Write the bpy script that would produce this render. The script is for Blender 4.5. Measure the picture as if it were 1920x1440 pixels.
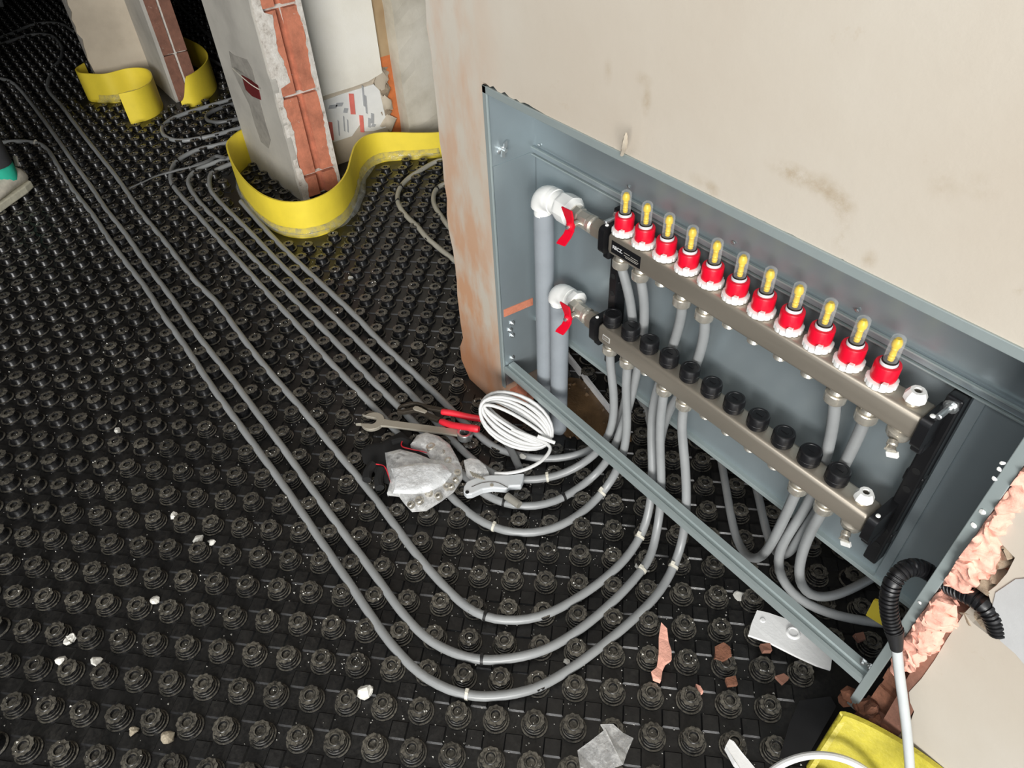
import bpy, bmesh, math, random
import numpy as np
from mathutils import Vector, Matrix, noise
from mathutils.geometry import tessellate_polygon

for o in list(bpy.data.objects): bpy.data.objects.remove(o, do_unlink=True)
sc = bpy.context.scene
COL = sc.collection
rnd = random.Random(11)

# ------------------------------------------------------------------ camera
# world: x along the manifold wall, y into that wall, z up; floor at z = 0
RM = np.array([[0.6013673, 0.7979886, -0.0396419],
               [0.5310667, -0.436298, -0.7263692],
               [-0.59693, 0.4157622, -0.6861606]])       # rows: right, down, forward
CAM = np.array([0.7799332, -0.8008632, 1.3433402])
FPX = 1344.67
cd = bpy.data.cameras.new('camera'); cam = bpy.data.objects.new('camera', cd); COL.objects.link(cam)
cd.sensor_width = 36; cd.lens = 36 * FPX / 1920; cd.clip_start = 0.02; cd.clip_end = 60
M4 = Matrix.Identity(4)
for i in range(3):
    M4[i][0] = RM[0][i]; M4[i][1] = -RM[1][i]; M4[i][2] = -RM[2][i]; M4[i][3] = CAM[i]
cam.matrix_world = M4
sc.camera = cam

# ------------------------------------------------------------------ light
sc.view_settings.view_transform = 'Standard'; sc.view_settings.look = 'None'
sc.view_settings.gamma = 1; sc.view_settings.use_curve_mapping = False
sc.view_settings.exposure = 0.0
w = bpy.data.worlds.new('daylight'); sc.world = w; w.use_nodes = True
bg = w.node_tree.nodes['Background']; bg.inputs[0].default_value = (0.80, 0.90, 1.0, 1); bg.inputs[1].default_value = 0.7

def area(name, loc, target, sx, sy, power, col):
    l = bpy.data.lights.new(name, 'AREA'); l.shape = 'RECTANGLE'; l.size = sx; l.size_y = sy
    l.energy = power; l.color = col
    o = bpy.data.objects.new(name, l); COL.objects.link(o)
    o.location = loc
    o.rotation_euler = (Vector(target) - Vector(loc)).to_track_quat('-Z', 'Y').to_euler()
    return o
# daylight through the big opening of the room behind the camera
area('window_light', (4.5, -4.3, 2.0), (-1.0, 0.0, 0.5), 3.6, 2.0, 500, (1.0, 0.98, 0.95))
area('top_fill', (0.7, -1.5, 2.57), (0.5, -1.1, 0.0), 2.0, 1.4, 50, (0.98, 0.99, 1.0))  # added overhead fill below the closed ceiling, brightens upward-facing surfaces

# ------------------------------------------------------------------ helpers
def at(px, py, ax, v):
    d = RM.T @ np.array([(px - 960) / FPX, (py - 720) / FPX, 1.0])
    i = 'xyz'.index(ax)
    return Vector(CAM + d * (v - CAM[i]) / d[i])
def fl(px, py, z=0.0): return at(px, py, 'z', z)
def wl(px, py, y=-0.065): return at(px, py, 'y', y)

class MB:
    def __init__(s): s.v = []; s.f = []
    def add(s, vs, fs):
        n = len(s.v); s.v += [Vector(q) for q in vs]; s.f += [tuple(i + n for i in q) for q in fs]; return s
    def box(s, x0, x1, y0, y1, z0, z1):
        return s.add([(x0,y0,z0),(x1,y0,z0),(x1,y1,z0),(x0,y1,z0),(x0,y0,z1),(x1,y0,z1),(x1,y1,z1),(x0,y1,z1)],
              [(0,3,2,1),(4,5,6,7),(0,1,5,4),(1,2,6,5),(2,3,7,6),(3,0,4,7)])
    def obox(s, c, ax, ay, az):
        c, ax, ay, az = map(Vector, (c, ax, ay, az))
        vs = [c+ax*i+ay*j+az*k for k in (-1,1) for (i,j) in ((-1,-1),(1,-1),(1,1),(-1,1))]
        return s.add(vs, [(0,3,2,1),(4,5,6,7),(0,1,5,4),(1,2,6,5),(2,3,7,6),(3,0,4,7)])
    def tube(s, path, r, seg=10, closed=False, flat=1.0, caps=True):
        path = [Vector(q) for q in path]; n = len(path)
        rs = r if isinstance(r, (list, tuple)) else [r] * n
        T = []
        for i in range(n):
            a = path[(i-1) % n] if (closed or i > 0) else path[i]
            b = path[(i+1) % n] if (closed or i < n-1) else path[i]
            t = b - a; T.append(t.normalized() if t.length > 1e-9 else Vector((0,0,1)))
        up = Vector((0,0,1)) if abs(T[0].z) < .9 else Vector((0,1,0))
        N = (up - T[0]*up.dot(T[0])).normalized()
        vs = []
        for i in range(n):
            if i: 
                N = N - T[i]*N.dot(T[i]); N = N.normalized() if N.length > 1e-8 else Vector((0,0,1)).cross(T[i]).normalized()
            B = T[i].cross(N)
            for k in range(seg):
                a = 2*math.pi*k/seg
                vs.append(path[i] + N*(math.cos(a)*rs[i]*flat) + B*(math.sin(a)*rs[i]))
        fs = []
        for i in range(n if closed else n-1):
            j = (i+1) % n
            for k in range(seg):
                l = (k+1) % seg
                fs.append((i*seg+k, i*seg+l, j*seg+l, j*seg+k))
        if caps and not closed:
            fs.append(tuple(range(seg-1, -1, -1))); fs.append(tuple((n-1)*seg+k for k in range(seg)))
        return s.add(vs, fs)
    def lathe(s, prof, o=(0,0,0), ax=(0,0,1), seg=20, mod=None, caps=(True, True), phase=0.0):
        o = Vector(o); ax = Vector(ax).normalized()
        u = Vector((1,0,0)) if abs(ax.x) < .9 else Vector((0,1,0))
        u = (u - ax*u.dot(ax)).normalized(); w_ = ax.cross(u)
        vs = []
        for (r, h) in prof:
            for k in range(seg):
                a = 2*math.pi*(k+phase)/seg
                q = r*(mod(k, r, h) if mod else 1)
                vs.append(o + ax*h + u*(math.cos(a)*q) + w_*(math.sin(a)*q))
        fs = []
        for i in range(len(prof)-1):
            for k in range(seg):
                l = (k+1) % seg
                fs.append((i*seg+k, i*seg+l, (i+1)*seg+l, (i+1)*seg+k))
        if caps[0]: fs.append(tuple(range(seg-1, -1, -1)))
        if caps[1]: fs.append(tuple((len(prof)-1)*seg+k for k in range(seg)))
        return s.add(vs, fs)
    def prism(s, poly, fn, w0, w1):
        """poly: 2D outline; fn(u, v, w) -> point; extruded from w0 to w1"""
        n = len(poly)
        vs = [fn(u, v, w0) for u, v in poly] + [fn(u, v, w1) for u, v in poly]
        tr = tessellate_polygon([[Vector((u, v, 0)) for u, v in poly]])
        fs = []
        for t in tr:
            a, b, c = [Vector(poly[i]) for i in t]
            cr = (b-a).cross(c-a) if False else ((b.x-a.x)*(c.y-a.y)-(b.y-a.y)*(c.x-a.x))
            t = t if cr > 0 else t[::-1]
            fs.append(tuple(t)[::-1]); fs.append(tuple(i+n for i in t))
        ar = sum(poly[i][0]*poly[(i+1)%n][1]-poly[(i+1)%n][0]*poly[i][1] for i in range(n))
        for i in range(n):
            j = (i+1) % n
            fs.append((i, j, j+n, i+n) if ar > 0 else (j, i, i+n, j+n))
        return s.add(vs, fs)
    def noise(s, amp, scale, seed=0):
        for q in s.v:
            d = noise.noise_vector(q*scale + Vector((seed*3.1, seed*1.7, seed))); q += d*amp
        return s

WORG = {}
def obj(name, mb, mat, parent=None, smooth=0.6, bevel=0, bseg=2, label=None, recalc=True):
    org = WORG.get(parent.name, Vector((0,0,0))) if parent else Vector((0,0,0))
    me = bpy.data.meshes.new(name)
    bm = bmesh.new()
    vs = [bm.verts.new(q) for q in mb.v]
    for fc in mb.f:
        try: bm.faces.new([vs[i] for i in fc])
        except ValueError: pass
    if bevel:
        bmesh.ops.remove_doubles(bm, verts=bm.verts, dist=1e-6)
        es = [e for e in bm.edges if len(e.link_faces) == 2 and e.calc_face_angle(0) > 0.5]
        bmesh.ops.bevel(bm, geom=es, offset=bevel, segments=bseg, affect='EDGES', profile=0.5)
    if recalc: bmesh.ops.recalc_face_normals(bm, faces=bm.faces)
    if parent: bmesh.ops.translate(bm, verts=bm.verts, vec=-org)
    bm.to_mesh(me); bm.free()
    if smooth:
        me.shade_smooth(); me.set_sharp_from_angle(angle=smooth)
    me.materials.append(mat)
    o = bpy.data.objects.new(name, me); COL.objects.link(o)
    if parent: o.parent = parent
    WORG[o.name] = org
    if label: o['label'] = label
    return o
def tag(o, label, cat, group=None):
    o['label'] = label; o['category'] = cat
    if group: o['group'] = group
    return o
def thing(name, label, cat, loc=(0,0,0), group=None):
    o = bpy.data.objects.new(name, None); COL.objects.link(o); o.location = loc; o.empty_display_size = .05
    WORG[o.name] = Vector(loc)
    return tag(o, label, cat, group)
def struct(o): o['kind'] = 'structure'; return o
def dup(o, parent=None, loc=None):
    c = o.copy(); COL.objects.link(c)
    if parent: c.parent = parent
    if loc is not None: c.location = loc
    for ch in list(o.children): dup(ch, c)
    return c
def smoothpath(P, sub=6, closed=False):
    P = [Vector(q) for q in P]; n = len(P); out = []
    rng = range(n) if closed else range(n-1)
    for i in rng:
        p0 = P[(i-1) % n] if closed or i > 0 else P[i]*2-P[i+1]
        p1 = P[i]; p2 = P[(i+1) % n]
        p3 = P[(i+2) % n] if closed or i+2 < n else p2*2-p1
        d = max(2, min(14, int((p2-p1).length/0.02))) if sub == 0 else sub
        # centripetal Catmull-Rom
        t0 = 0; t1 = t0+max(1e-4,(p1-p0).length**.5); t2 = t1+max(1e-4,(p2-p1).length**.5); t3 = t2+max(1e-4,(p3-p2).length**.5)
        for k in range(d):
            t = t1+(t2-t1)*k/d
            A1=p0*((t1-t)/(t1-t0))+p1*((t-t0)/(t1-t0)); A2=p1*((t2-t)/(t2-t1))+p2*((t-t1)/(t2-t1)); A3=p2*((t3-t)/(t3-t2))+p3*((t-t2)/(t3-t2))
            B1=A1*((t2-t)/(t2-t0))+A2*((t-t0)/(t2-t0)); B2=A2*((t3-t)/(t3-t1))+A3*((t-t1)/(t3-t1))
            out.append(B1*((t2-t)/(t2-t1))+B2*((t-t1)/(t2-t1)))
    if not closed: out.append(P[-1])
    return out

# ------------------------------------------------------------------ materials
def srgb(r, g, b):
    return tuple(((c/255/12.92) if c/255 <= 0.04045 else ((c/255+0.055)/1.055)**2.4) for c in (r, g, b)) + (1,)
class NT:
    def __init__(s, name):
        s.m = bpy.data.materials.new(name); s.m.use_nodes = True; s.t = s.m.node_tree
        s.b = s.t.nodes['Principled BSDF']; s.L = s.t.links
    def n(s, typ, **kw):
        q = s.t.nodes.new(typ)
        for k, v in kw.items(): setattr(q, k, v)
        return q
    def coord(s, out='Object', scale=None):
        q = s.n('ShaderNodeTexCoord')
        if out == 'World':
            g = s.n('ShaderNodeNewGeometry'); return g.outputs['Position']
        return q.outputs[out]
    def noise(s, vec, scale, detail=4, rough=.6):
        q = s.n('ShaderNodeTexNoise'); q.inputs['Scale'].default_value = scale; q.inputs['Detail'].default_value = detail
        q.inputs['Roughness'].default_value = rough; s.L.new(vec, q.inputs['Vector']); return q.outputs['Fac']
    def ramp(s, fac, stops):
        q = s.n('ShaderNodeValToRGB'); e = q.color_ramp.elements
        while len(e) < len(stops): e.new(0.5)
        for el, (p, c) in zip(e, stops):
            el.position = p; el.color = c if len(c) == 4 else tuple(c)+(1,)
        s.L.new(fac, q.inputs[0]); return q.outputs[0]
    def mix(s, fac, a, b):
        q = s.n('ShaderNodeMix', data_type='RGBA')
        for i, x in ((0, fac), (6, a), (7, b)):
            if hasattr(x, 'links') or hasattr(x, 'node'): s.L.new(x, q.inputs[i])
            else: q.inputs[i].default_value = x
        return q.outputs[2]
    def math(s, op, a, b=None):
        q = s.n('ShaderNodeMath', operation=op)
        for i, x in enumerate((a, b)):
            if x is None: continue
            if hasattr(x, 'node'): s.L.new(x, q.inputs[i])
            else: q.inputs[i].default_value = x
        return q.outputs[0]
    def bump(s, h, strength=.3, dist=.002):
        q = s.n('ShaderNodeBump'); q.inputs['Strength'].default_value = strength; q.inputs['Distance'].default_value = dist
        s.L.new(h, q.inputs['Height']); s.L.new(q.outputs[0], s.b.inputs['Normal'])
    def set(s, **kw):
        for k, v in kw.items():
            k = {'color': 'Base Color', 'rough': 'Roughness', 'metal': 'Metallic', 'trans': 'Transmission Weight', 'ior': 'IOR', 'alpha': 'Alpha', 'spec': 'Specular IOR Level', 'coat': 'Coat Weight'}[k]
            if hasattr(v, 'node'): s.L.new(v, s.b.inputs[k])
            else: s.b.inputs[k].default_value = v
        return s
def plain(name, rgb, rough=.5, metal=0.0, var=.12, vscale=30, bump=0, bscale=200, bdist=.0005, **kw):
    t = NT(name); c = srgb(*rgb); v = t.coord('World')
    dark = tuple(x*(1-var) for x in c[:3])+(1,); lite = tuple(min(1, x*(1+var)) for x in c[:3])+(1,)
    t.set(color=t.ramp(t.noise(v, vscale), [(.3, dark), (.7, lite)]), rough=rough, metal=metal, **kw)
    if bump: t.bump(t.noise(v, bscale, 3), bump, bdist)
    return t.m

def mat_plaster():
    t = NT('wall_plaster'); v = t.coord('World')
    base = t.ramp(t.noise(v, 1.6, 5, .55), [(.3, srgb(180,169,154)), (.55, srgb(188,180,167)), (.75, srgb(195,189,179))])
    # reddish damp plaster low down at the free end of the wall
    sep = t.n('ShaderNodeSeparateXYZ'); t.L.new(v, sep.inputs[0])
    n1 = t.noise(v, 6, 5, .7)
    mp = t.n('ShaderNodeMapping'); t.L.new(v, mp.inputs['Vector']); mp.inputs['Scale'].default_value = (9, 9, 3.5)
    n2 = t.noise(mp.outputs[0], 2.0, 4, .55)
    xx = t.math('MULTIPLY', t.math('SUBTRACT', -0.24, sep.outputs[0]), 7.0)     # 1 at x=-.45
    zz = t.math('SUBTRACT', 1.25, t.math('MULTIPLY', sep.outputs[2], .95))
    xc = t.n('ShaderNodeClamp'); t.L.new(xx, xc.inputs[0]); zc = t.n('ShaderNodeClamp'); t.L.new(zz, zc.inputs[0])
    m = t.math('MULTIPLY', xc.outputs[0], zc.outputs[0])
    m = t.math('MULTIPLY', m, t.ramp(n2, [(.38, (0,0,0,1)), (.60, (1,1,1,1))]))
    m = t.math('MULTIPLY', m, .85)
    col = t.mix(m, base, srgb(184,134,96))
    zl = t.n('ShaderNodeClamp'); t.L.new(t.math('MULTIPLY', t.math('SUBTRACT', .26, sep.outputs[2]), 6.0), zl.inputs[0])
    m2 = t.math('MULTIPLY', t.math('MULTIPLY', zl.outputs[0], xc.outputs[0]), .8)
    col = t.mix(m2, col, srgb(150,104,74))
    # smudges
    sm = t.ramp(t.noise(v, 9, 6, .75), [(.62, (0,0,0,1)), (.74, (.55,.55,.55,1))])
    col = t.mix(sm, col, srgb(168,150,126))
    nz = t.ramp(t.noise(v, 26, 6, .75), [(.40, (0,0,0,1)), (.66, (1,1,1,1))])
    for (px, py, rx, rz, k) in [(1490,328,.042,.014,.75),(1548,352,.030,.018,.5),(1562,372,.016,.012,.5),(1582,392,.016,.030,.6),(1578,448,.012,.022,.45),(1212,190,.010,.022,.55),(1205,148,.020,.010,.35),(1140,132,.010,.022,.35),(1335,360,.014,.014,.5),(1320,345,.03,.012,.3),(1630,488,.010,.016,.5),(1770,345,.02,.02,.35),(1840,350,.02,.015,.35),(1700,590,.03,.008,.5),(1910,545,.006,.006,.8)]:
        q = wl(px, py)
        mp2 = t.n('ShaderNodeMapping'); t.L.new(v, mp2.inputs['Vector'])
        mp2.inputs['Scale'].default_value = (1/rx, 0, 1/rz); mp2.inputs['Location'].default_value = (-q.x/rx, 0, -q.z/rz)
        ln = t.n('ShaderNodeVectorMath', operation='LENGTH'); t.L.new(mp2.outputs[0], ln.inputs[0])
        cl = t.n('ShaderNodeClamp'); t.L.new(t.math('SUBTRACT', 1.15, ln.outputs['Value']), cl.inputs[0])
        col = t.mix(t.math('MULTIPLY', t.math('MULTIPLY', cl.outputs[0], nz), k), col, srgb(150,130,100))
    t.set(color=col, rough=.85, spec=.25)
    t.bump(t.noise(v, 40, 6, .7), .25, .002)
    return t.m
def mat_brick(rgb=(198,124,96)):
    t = NT('hollow_brick'); v = t.coord('World')
    n = t.noise(v, 18, 5, .7)
    col = t.ramp(n, [(.25, srgb(*[int(c*.78) for c in rgb])), (.55, srgb(*rgb)), (.8, srgb(*[min(255, int(c*1.12)) for c in rgb]))])
    sp = t.ramp(t.noise(v, 60, 4, .8), [(.66, (0,0,0,1)), (.72, (.9,.9,.9,1))])
    t.set(color=t.mix(sp, col, srgb(206,190,174)), rough=.9)
    t.bump(t.noise(v, 80, 4, .8), .5, .003); return t.m
def mat_mortar():
    t = NT('mortar'); v = t.coord('World')
    t.set(color=t.ramp(t.noise(v, 35, 6, .8), [(.3, srgb(150,140,128)), (.45, srgb(205,198,188)), (.7, srgb(232,228,220))]), rough=.95)
    t.bump(t.noise(v, 70, 5, .8), .8, .004); return t.m
def mat_pierplaster(name, a, b, c):
    t = NT(name); v = t.coord('World')
    t.set(color=t.ramp(t.noise(v, 4, 6, .6), [(.3, srgb(*a)), (.5, srgb(*b)), (.72, srgb(*c))]), rough=.85)
    t.bump(t.noise(v, 60, 5, .7), .3, .002); return t.m
def mat_floor(name, dustamt, r0=.20, r1=.42):
    t = NT(name); v = t.coord('World')
    g = t.n('ShaderNodeNewGeometry'); sp = t.n('ShaderNodeSeparateXYZ'); t.L.new(g.outputs['Normal'], sp.inputs[0])
    up = t.ramp(sp.outputs[2], [(.80, (0,0,0,1)), (.97, (1,1,1,1))])
    n1 = t.noise(v, 7, 5, .65); n2 = t.noise(v, 130, 4, .75)
    blot = t.ramp(n1, [(.35, (0,0,0,1)), (.7, (1,1,1,1))]); grain = t.ramp(n2, [(.38, (.12,.12,.12,1)), (.72, (1,1,1,1))])
    d = t.math('MULTIPLY', t.math('MULTIPLY', up, grain), t.math('ADD', t.math('MULTIPLY', blot, .6), .4))
    d = t.math('MULTIPLY', d, dustamt)
    col = t.mix(d, (0.0075, 0.0075, 0.008, 1), srgb(150,144,130))
    t.set(color=col, rough=t.ramp(n2, [(.3, (r0,)*3), (.75, (r1,)*3)]), spec=.5)
    t.bump(t.noise(v, 220, 3), .25, .001)
    return t.m
def mat_steel(name, rgb, rough, metal=1.0, streak=(2, 2, 60)):
    t = NT(name); v = t.coord('World')
    mp = t.n('ShaderNodeMapping'); t.L.new(v, mp.inputs['Vector']); mp.inputs['Scale'].default_value = streak
    n = t.noise(mp.outputs[0], 3, 4, .6); n2 = t.noise(v, 5, 4, .6)
    c = srgb(*rgb)
    t.set(color=t.mix(n2, tuple(x*.86 for x in c[:3])+(1,), tuple(min(1, x*1.1) for x in c[:3])+(1,)),
          rough=t.math('ADD', t.math('MULTIPLY', n, .18), rough-.08), metal=metal)
    return t.m
def mat_clear(name, tint, amount, rough=.08, bumpd=0.004, wrk=.25, fac=.5):
    """thin clear plastic: mix of transparency and gloss"""
    t = NT(name); v = t.coord('World')
    t.set(color=srgb(*tint), rough=rough, spec=.8)
    t.bump(t.noise(v, 28, 4, .6), .7, bumpd)
    tr = t.n('ShaderNodeBsdfTransparent'); mx = t.n('ShaderNodeMixShader')
    lw = t.n('ShaderNodeLayerWeight'); lw.inputs[0].default_value = .35
    f = t.math('ADD', t.math('MULTIPLY', lw.outputs['Facing'], fac), amount)
    wr = t.ramp(t.noise(v, 45, 5, .7), [(.45, (0,0,0,1)), (.7, (1,1,1,1))])
    f = t.math('MINIMUM', t.math('ADD', f, t.math('MULTIPLY', wr, wrk)), .95)
    t.L.new(f, mx.inputs[0]); t.L.new(tr.outputs[0], mx.inputs[1]); t.L.new(t.b.outputs[0], mx.inputs[2])
    out = t.t.nodes['Material Output']; t.L.new(mx.outputs[0], out.inputs['Surface'])
    return t.m

M = dict(
 plaster=mat_plaster(), brick=mat_brick(), brick_dull=mat_brick((132,92,76)), mortar=mat_mortar(),
 pier_grey=mat_pierplaster('pier_plaster_grey', (158,154,146), (178,174,165), (192,188,178)),
 pier_white=mat_pierplaster('pier_plaster_white', (228,223,210), (238,234,222), (243,240,231)),
 pier_cream=mat_pierplaster('pier_plaster_cream', (178,166,148), (196,184,165), (206,196,178)),
 concrete=mat_pierplaster('rough_concrete', (176,168,150), (206,199,183), (226,220,206)),
 pier_tan=mat_pierplaster('tan_plaster', (150,124,92), (172,148,114), (190,168,136)),
 patch=mat_pierplaster('grey_patch', (168,168,166), (178,178,177), (188,188,187)),
 floor=mat_floor('mat_sheet', .07, .30, .5), stud=mat_floor('mat_stud', .78),
 galv=mat_steel('galvanised', (160,171,175), .34, .60), rail=mat_steel('galvanised_rail', (166,177,176), .42, .42, (60,2,2)),
 steel=mat_steel('satin_steel', (172,163,149), .38, .7, (2,50,50)), nickel=mat_steel('nickel', (206,200,187), .24, .68),
 zinc=plain('zinc', (205,208,208), .3, .9), tool=mat_steel('tool_steel', (176,170,156), .42, .40), alu=plain('cast_aluminium', (214,218,220), .35, .2, .05),
 tool_dark=plain('tool_dark', (70,64,56), .5, .6),
 pipe=plain('pipe_grey', (140,142,142), .34, 0, .1, 14), pipe_dusty=plain('pipe_dusty', (134,131,122), .5, 0, .12, 18),
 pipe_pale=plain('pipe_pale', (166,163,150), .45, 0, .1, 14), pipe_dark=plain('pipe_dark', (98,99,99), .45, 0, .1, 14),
 insul=plain('insulation_grey', (136,142,147), .75, 0, .07, 14, .4, 140, .001),
 white=plain('white_plastic', (236,236,232), .35, 0, .03), white_cable=plain('white_cable', (208,208,206), .45, 0, .05),
 grey_cable=plain('grey_cable', (186,190,190), .4, 0, .04),
 red=plain('red_plastic', (222,14,44), .3, 0, .06), red_grip=plain('red_grip', (214,36,52), .45, 0, .1),
 yellow=plain('yellow_plastic', (222,186,8), .4, 0, .08), black=plain('black_plastic', (20,20,22), .38, 0, .2),
 black_rubber=plain('black_rubber', (26,26,28), .5, 0, .2), cloth=plain('black_cloth', (20,20,20), .9, 0, .3),
 foam_yellow=plain('yellow_foam', (242,217,66), .55, 0, .07, 10, .25, 120, .0012),
 foam_lime=plain('yellow_foam_rough', (182,170,56), .5, 0, .12, 60, .6, 160, .002),
 foam_pink=plain('pink_foam', (238,176,156), .7, 0, .16, 45, .6, 160, .002),
 styro=plain('white_polystyrene', (236,236,234), .7, 0, .03, 90, .3, 200, .001),
 tie=plain('tie_black', (24,24,24), .5), tie_w=plain('tie_white', (206,202,188), .5),
 brown=plain('wet_concrete', (86,66,44), .35, 0, .45, 22, .6, 90, .003), rubble=plain('brick_rubble', (122,80,60), .9, 0, .35, 40, .8, 90, .004),
 old_mortar=plain('old_mortar', (150,134,114), .95, 0, .25, 60, .8, 90, .004),
 crumb=plain('white_crumb', (214,212,204), .9, 0, .06), grit=plain('grey_grit', (150,140,122), .9, 0, .3, 400),
 stain=plain('dark_wet_stain', (146,142,134), .8, 0, .2, 30), redbox=plain('dark_red_box', (96,26,30), .6),
 orange=plain('orange_insulation', (196,112,62), .8, 0, .15), ink_red=plain('ink_red', (226,120,108), .7), ink_grey=plain('ink_grey', (172,174,176), .7),
 label_white=plain('label_white', (206,206,206), .5), darkroom=plain('unlit_room_dark', (44,43,43), .9), ceil=plain('ceiling_plaster', (190,186,178), .9),  # darkroom: far room's shade is put into this dark wall colour
 trouser=plain('dark_trouser', (52,52,54), .9), teal=plain('teal_sock', (34,168,140), .8), shoe=plain('beige_shoe', (182,176,162), .8, 0, .15, 60),
 sole=plain('shoe_sole', (196,192,172), .8, 0, .15, 60), skin=plain('skin', (196,150,124), .6), jacket=plain('dark_jacket', (44,46,52), .9),
 hair=plain('hair', (48,38,30), .8), hole=plain('hole_dark', (12,12,12), .9),
)
M['film'] = mat_clear('clear_film', (170,174,174), .05, .05, .006, .22, .25)
M['bag_white'] = mat_clear('milky_bag', (240,242,243), .50, .10, .010, .40)
M['bag'] = mat_clear('clear_bag', (246,246,244), .20, .10, .008, .40)
def mat_glass():
    t = NT('sight_glass'); t.set(color=(.96,.96,.96,1), rough=.05, spec=.6)
    tr = t.n('ShaderNodeBsdfTransparent'); mx = t.n('ShaderNodeMixShader')
    lw = t.n('ShaderNodeLayerWeight'); lw.inputs[0].default_value = .45
    t.L.new(t.math('ADD', t.math('MULTIPLY', lw.outputs['Facing'], .30), .025), mx.inputs[0])
    t.L.new(tr.outputs[0], mx.inputs[1]); t.L.new(t.b.outputs[0], mx.inputs[2])
    t.L.new(mx.outputs[0], t.t.nodes['Material Output'].inputs['Surface']); return t.m
M['glass'] = mat_glass()

# ================================================================== STRUCTURE
# ---- floor: black moulded sheet with studs, pads
floor = struct(obj('floor', MB().box(-8, 3.2, -3.6, 3.2, -.06, 0), M['floor'], smooth=0))
LO = np.array([0.03363, -0.0055]); E1 = np.array([0.05056, 0.00071]); E2 = np.array([-0.00193, 0.04962])

def stud_arrays(seg, rings, lobes=10):
    vs = []; 
    for (r, z, lob) in rings:
        for k in range(seg):
            a = 2*math.pi*k/seg
            q = r*(1 + lob*(0.055*math.cos(lobes*a)))
            vs.append((q*math.cos(a), q*math.sin(a), z))
    fs = []
    for i in range(len(rings)-1):
        for k in range(seg):
            l = (k+1) % seg
            fs.append((i*seg+k, i*seg+l, (i+1)*seg+l, (i+1)*seg+k))
    fs.append(tuple((len(rings)-1)*seg+k for k in range(seg)))
    return vs, fs
RING_HI = [(.0250,0,0),(.0245,.003,0),(.0215,.0035,0),(.0205,.0085,0),(.0188,.009,0),(.0180,.0135,0),(.0165,.014,0),(.0160,.0180,0),
           (.0182,.0183,1),(.0190,.0210,1),(.0184,.0242,1),(.0118,.0246,0),(.0110,.0256,0),(.0085,.0256,0),(.0072,.0205,0),(.0040,.0200,0)]
RING_LO = [(.0262,0,0),(.0255,.0035,0),(.0215,.005,0),(.0180,.0135,0),(.0166,.0185,0),(.0190,.0195,1),(.0188,.024,1),(.0112,.0256,0),(.0084,.0256,0),(.0072,.0205,0)]
def raw_mesh(name, vs, fs, mat, angle=.5):
    me = bpy.data.meshes.new(name); me.from_pydata([tuple(q) for q in vs], [], fs); me.update()
    me.shade_smooth(); me.set_sharp_from_angle(angle=angle); me.materials.append(mat); return me
P2 = lambda L, h: [tuple(fl(a, c, h)[:2]) for a, c in L]
SH = .143
PLx = at(430, 170, 'y', -.025).x
s2 = [(PLx-.022,.140),(PLx-.026,.06),(PLx-.026,.0),(PLx-.015,-.032)] + P2([(437,254),(426,267),(429,290),(445,321),(470,349),(501,369),(537,378),(574,376),(608,364),(633,346),(650,321),(658,293)], SH) + [tuple(fl(a, c, h)[:2]) for a, c, h in [(667,270,.139),(684,255,.133),(706,249,.126),(740,248,.119),(780,249,.112),(820,248,.106)]] + [(-1.62,.74),(-1.50,.92),(-1.2,1.10),(-.6,1.16)]
s2h = [SH]*16 + [.139,.133,.126,.119,.112,.106] + [.106]*4
s1 = [(-3.50,-.30)][:0] + P2([(157,118),(142,129),(148,136),(169,138),(197,138),(239,128),(270,128),(284,141),(277,157),(253,169),(222,176)], .14)
s3 = P2([(344,70),(377,87),(389,107),(377,126),(349,143)], .14) 
s3 = s3 + [(s3[-1][0]-.012, s3[-1][1]-.06)]
STRIP_PTS = np.array([tuple(q)[:2] for L in (s1, s2, s3) for q in smoothpath([Vector((x, y, 0)) for x, y in L], 8)])
def floor_blocked(x, y):
    if x < -1.3 and np.min(np.hypot(STRIP_PTS[:,0]-x, STRIP_PTS[:,1]-y)) < .034: return True
    if x > -.52 and x < 3 and -.085 < y < .055:                       # under the manifold wall (open below the cabinet)
        if not (-.285 < x < .66): return True
    if -.30 < x < -.075 and .03 < y < .16: return True                 # bare screed around the risers
    if -.29 < x < -.13 and -.035 < y < .04: return True                # insulated risers
    if x > .60 and y > -.16 and y < .06: return True                   # torn corner beside the cabinet foot
    if -2.30 < x < -1.68 and -.01 < y < .19 or -2.3 < x < -1.84 and 0 < y < .95: return True               # middle pier
    if -3.7 < x < -3.34 and -.33 < y < .3 or -3.4 < x < -2.99 and -.07 < y < .1: return True                # far pier
    return False
def inview(x, y, z, m):
    q = RM @ (np.array([x, y, z]) - CAM)
    if q[2] < .05: return None
    u = 960+FPX*q[0]/q[2]; v_ = 720+FPX*q[1]/q[2]
    if -m < u < 1920+m and -m < v_ < 1440+m: return np.linalg.norm(q), u, v_
    return None
def nearest_stud(x, y):
    i_, j_ = np.linalg.solve(np.array([E1, E2]).T, np.array([x, y])-LO)
    a_, b_ = round((i_+j_)/2), round((i_-j_)/2)
    c_ = LO + E1*(a_+b_) + E2*(a_-b_)
    return None if floor_blocked(*c_) else c_
stud_pos = []; pad_pos = []
for i in range(-130, 40):
    for j in range(-50, 45):
        x, y = LO + E1*i + E2*j
        if floor_blocked(x, y): continue
        a = inview(x, y, .02, 420)
        if a is None or a[0] > 7.5: continue
        vis = -10 < a[1] < 1930 and -10 < a[2] < 1450
        hid = (x > -.5 and y > .2)
        if (i+j) % 2 == 0: stud_pos.append((a[0] + (0 if vis and not hid else 100), x, y))
        else: pad_pos.append((a[0] + (0 if vis and not hid else 100), x, y))
stud_pos.sort(); pad_pos.sort()
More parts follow.
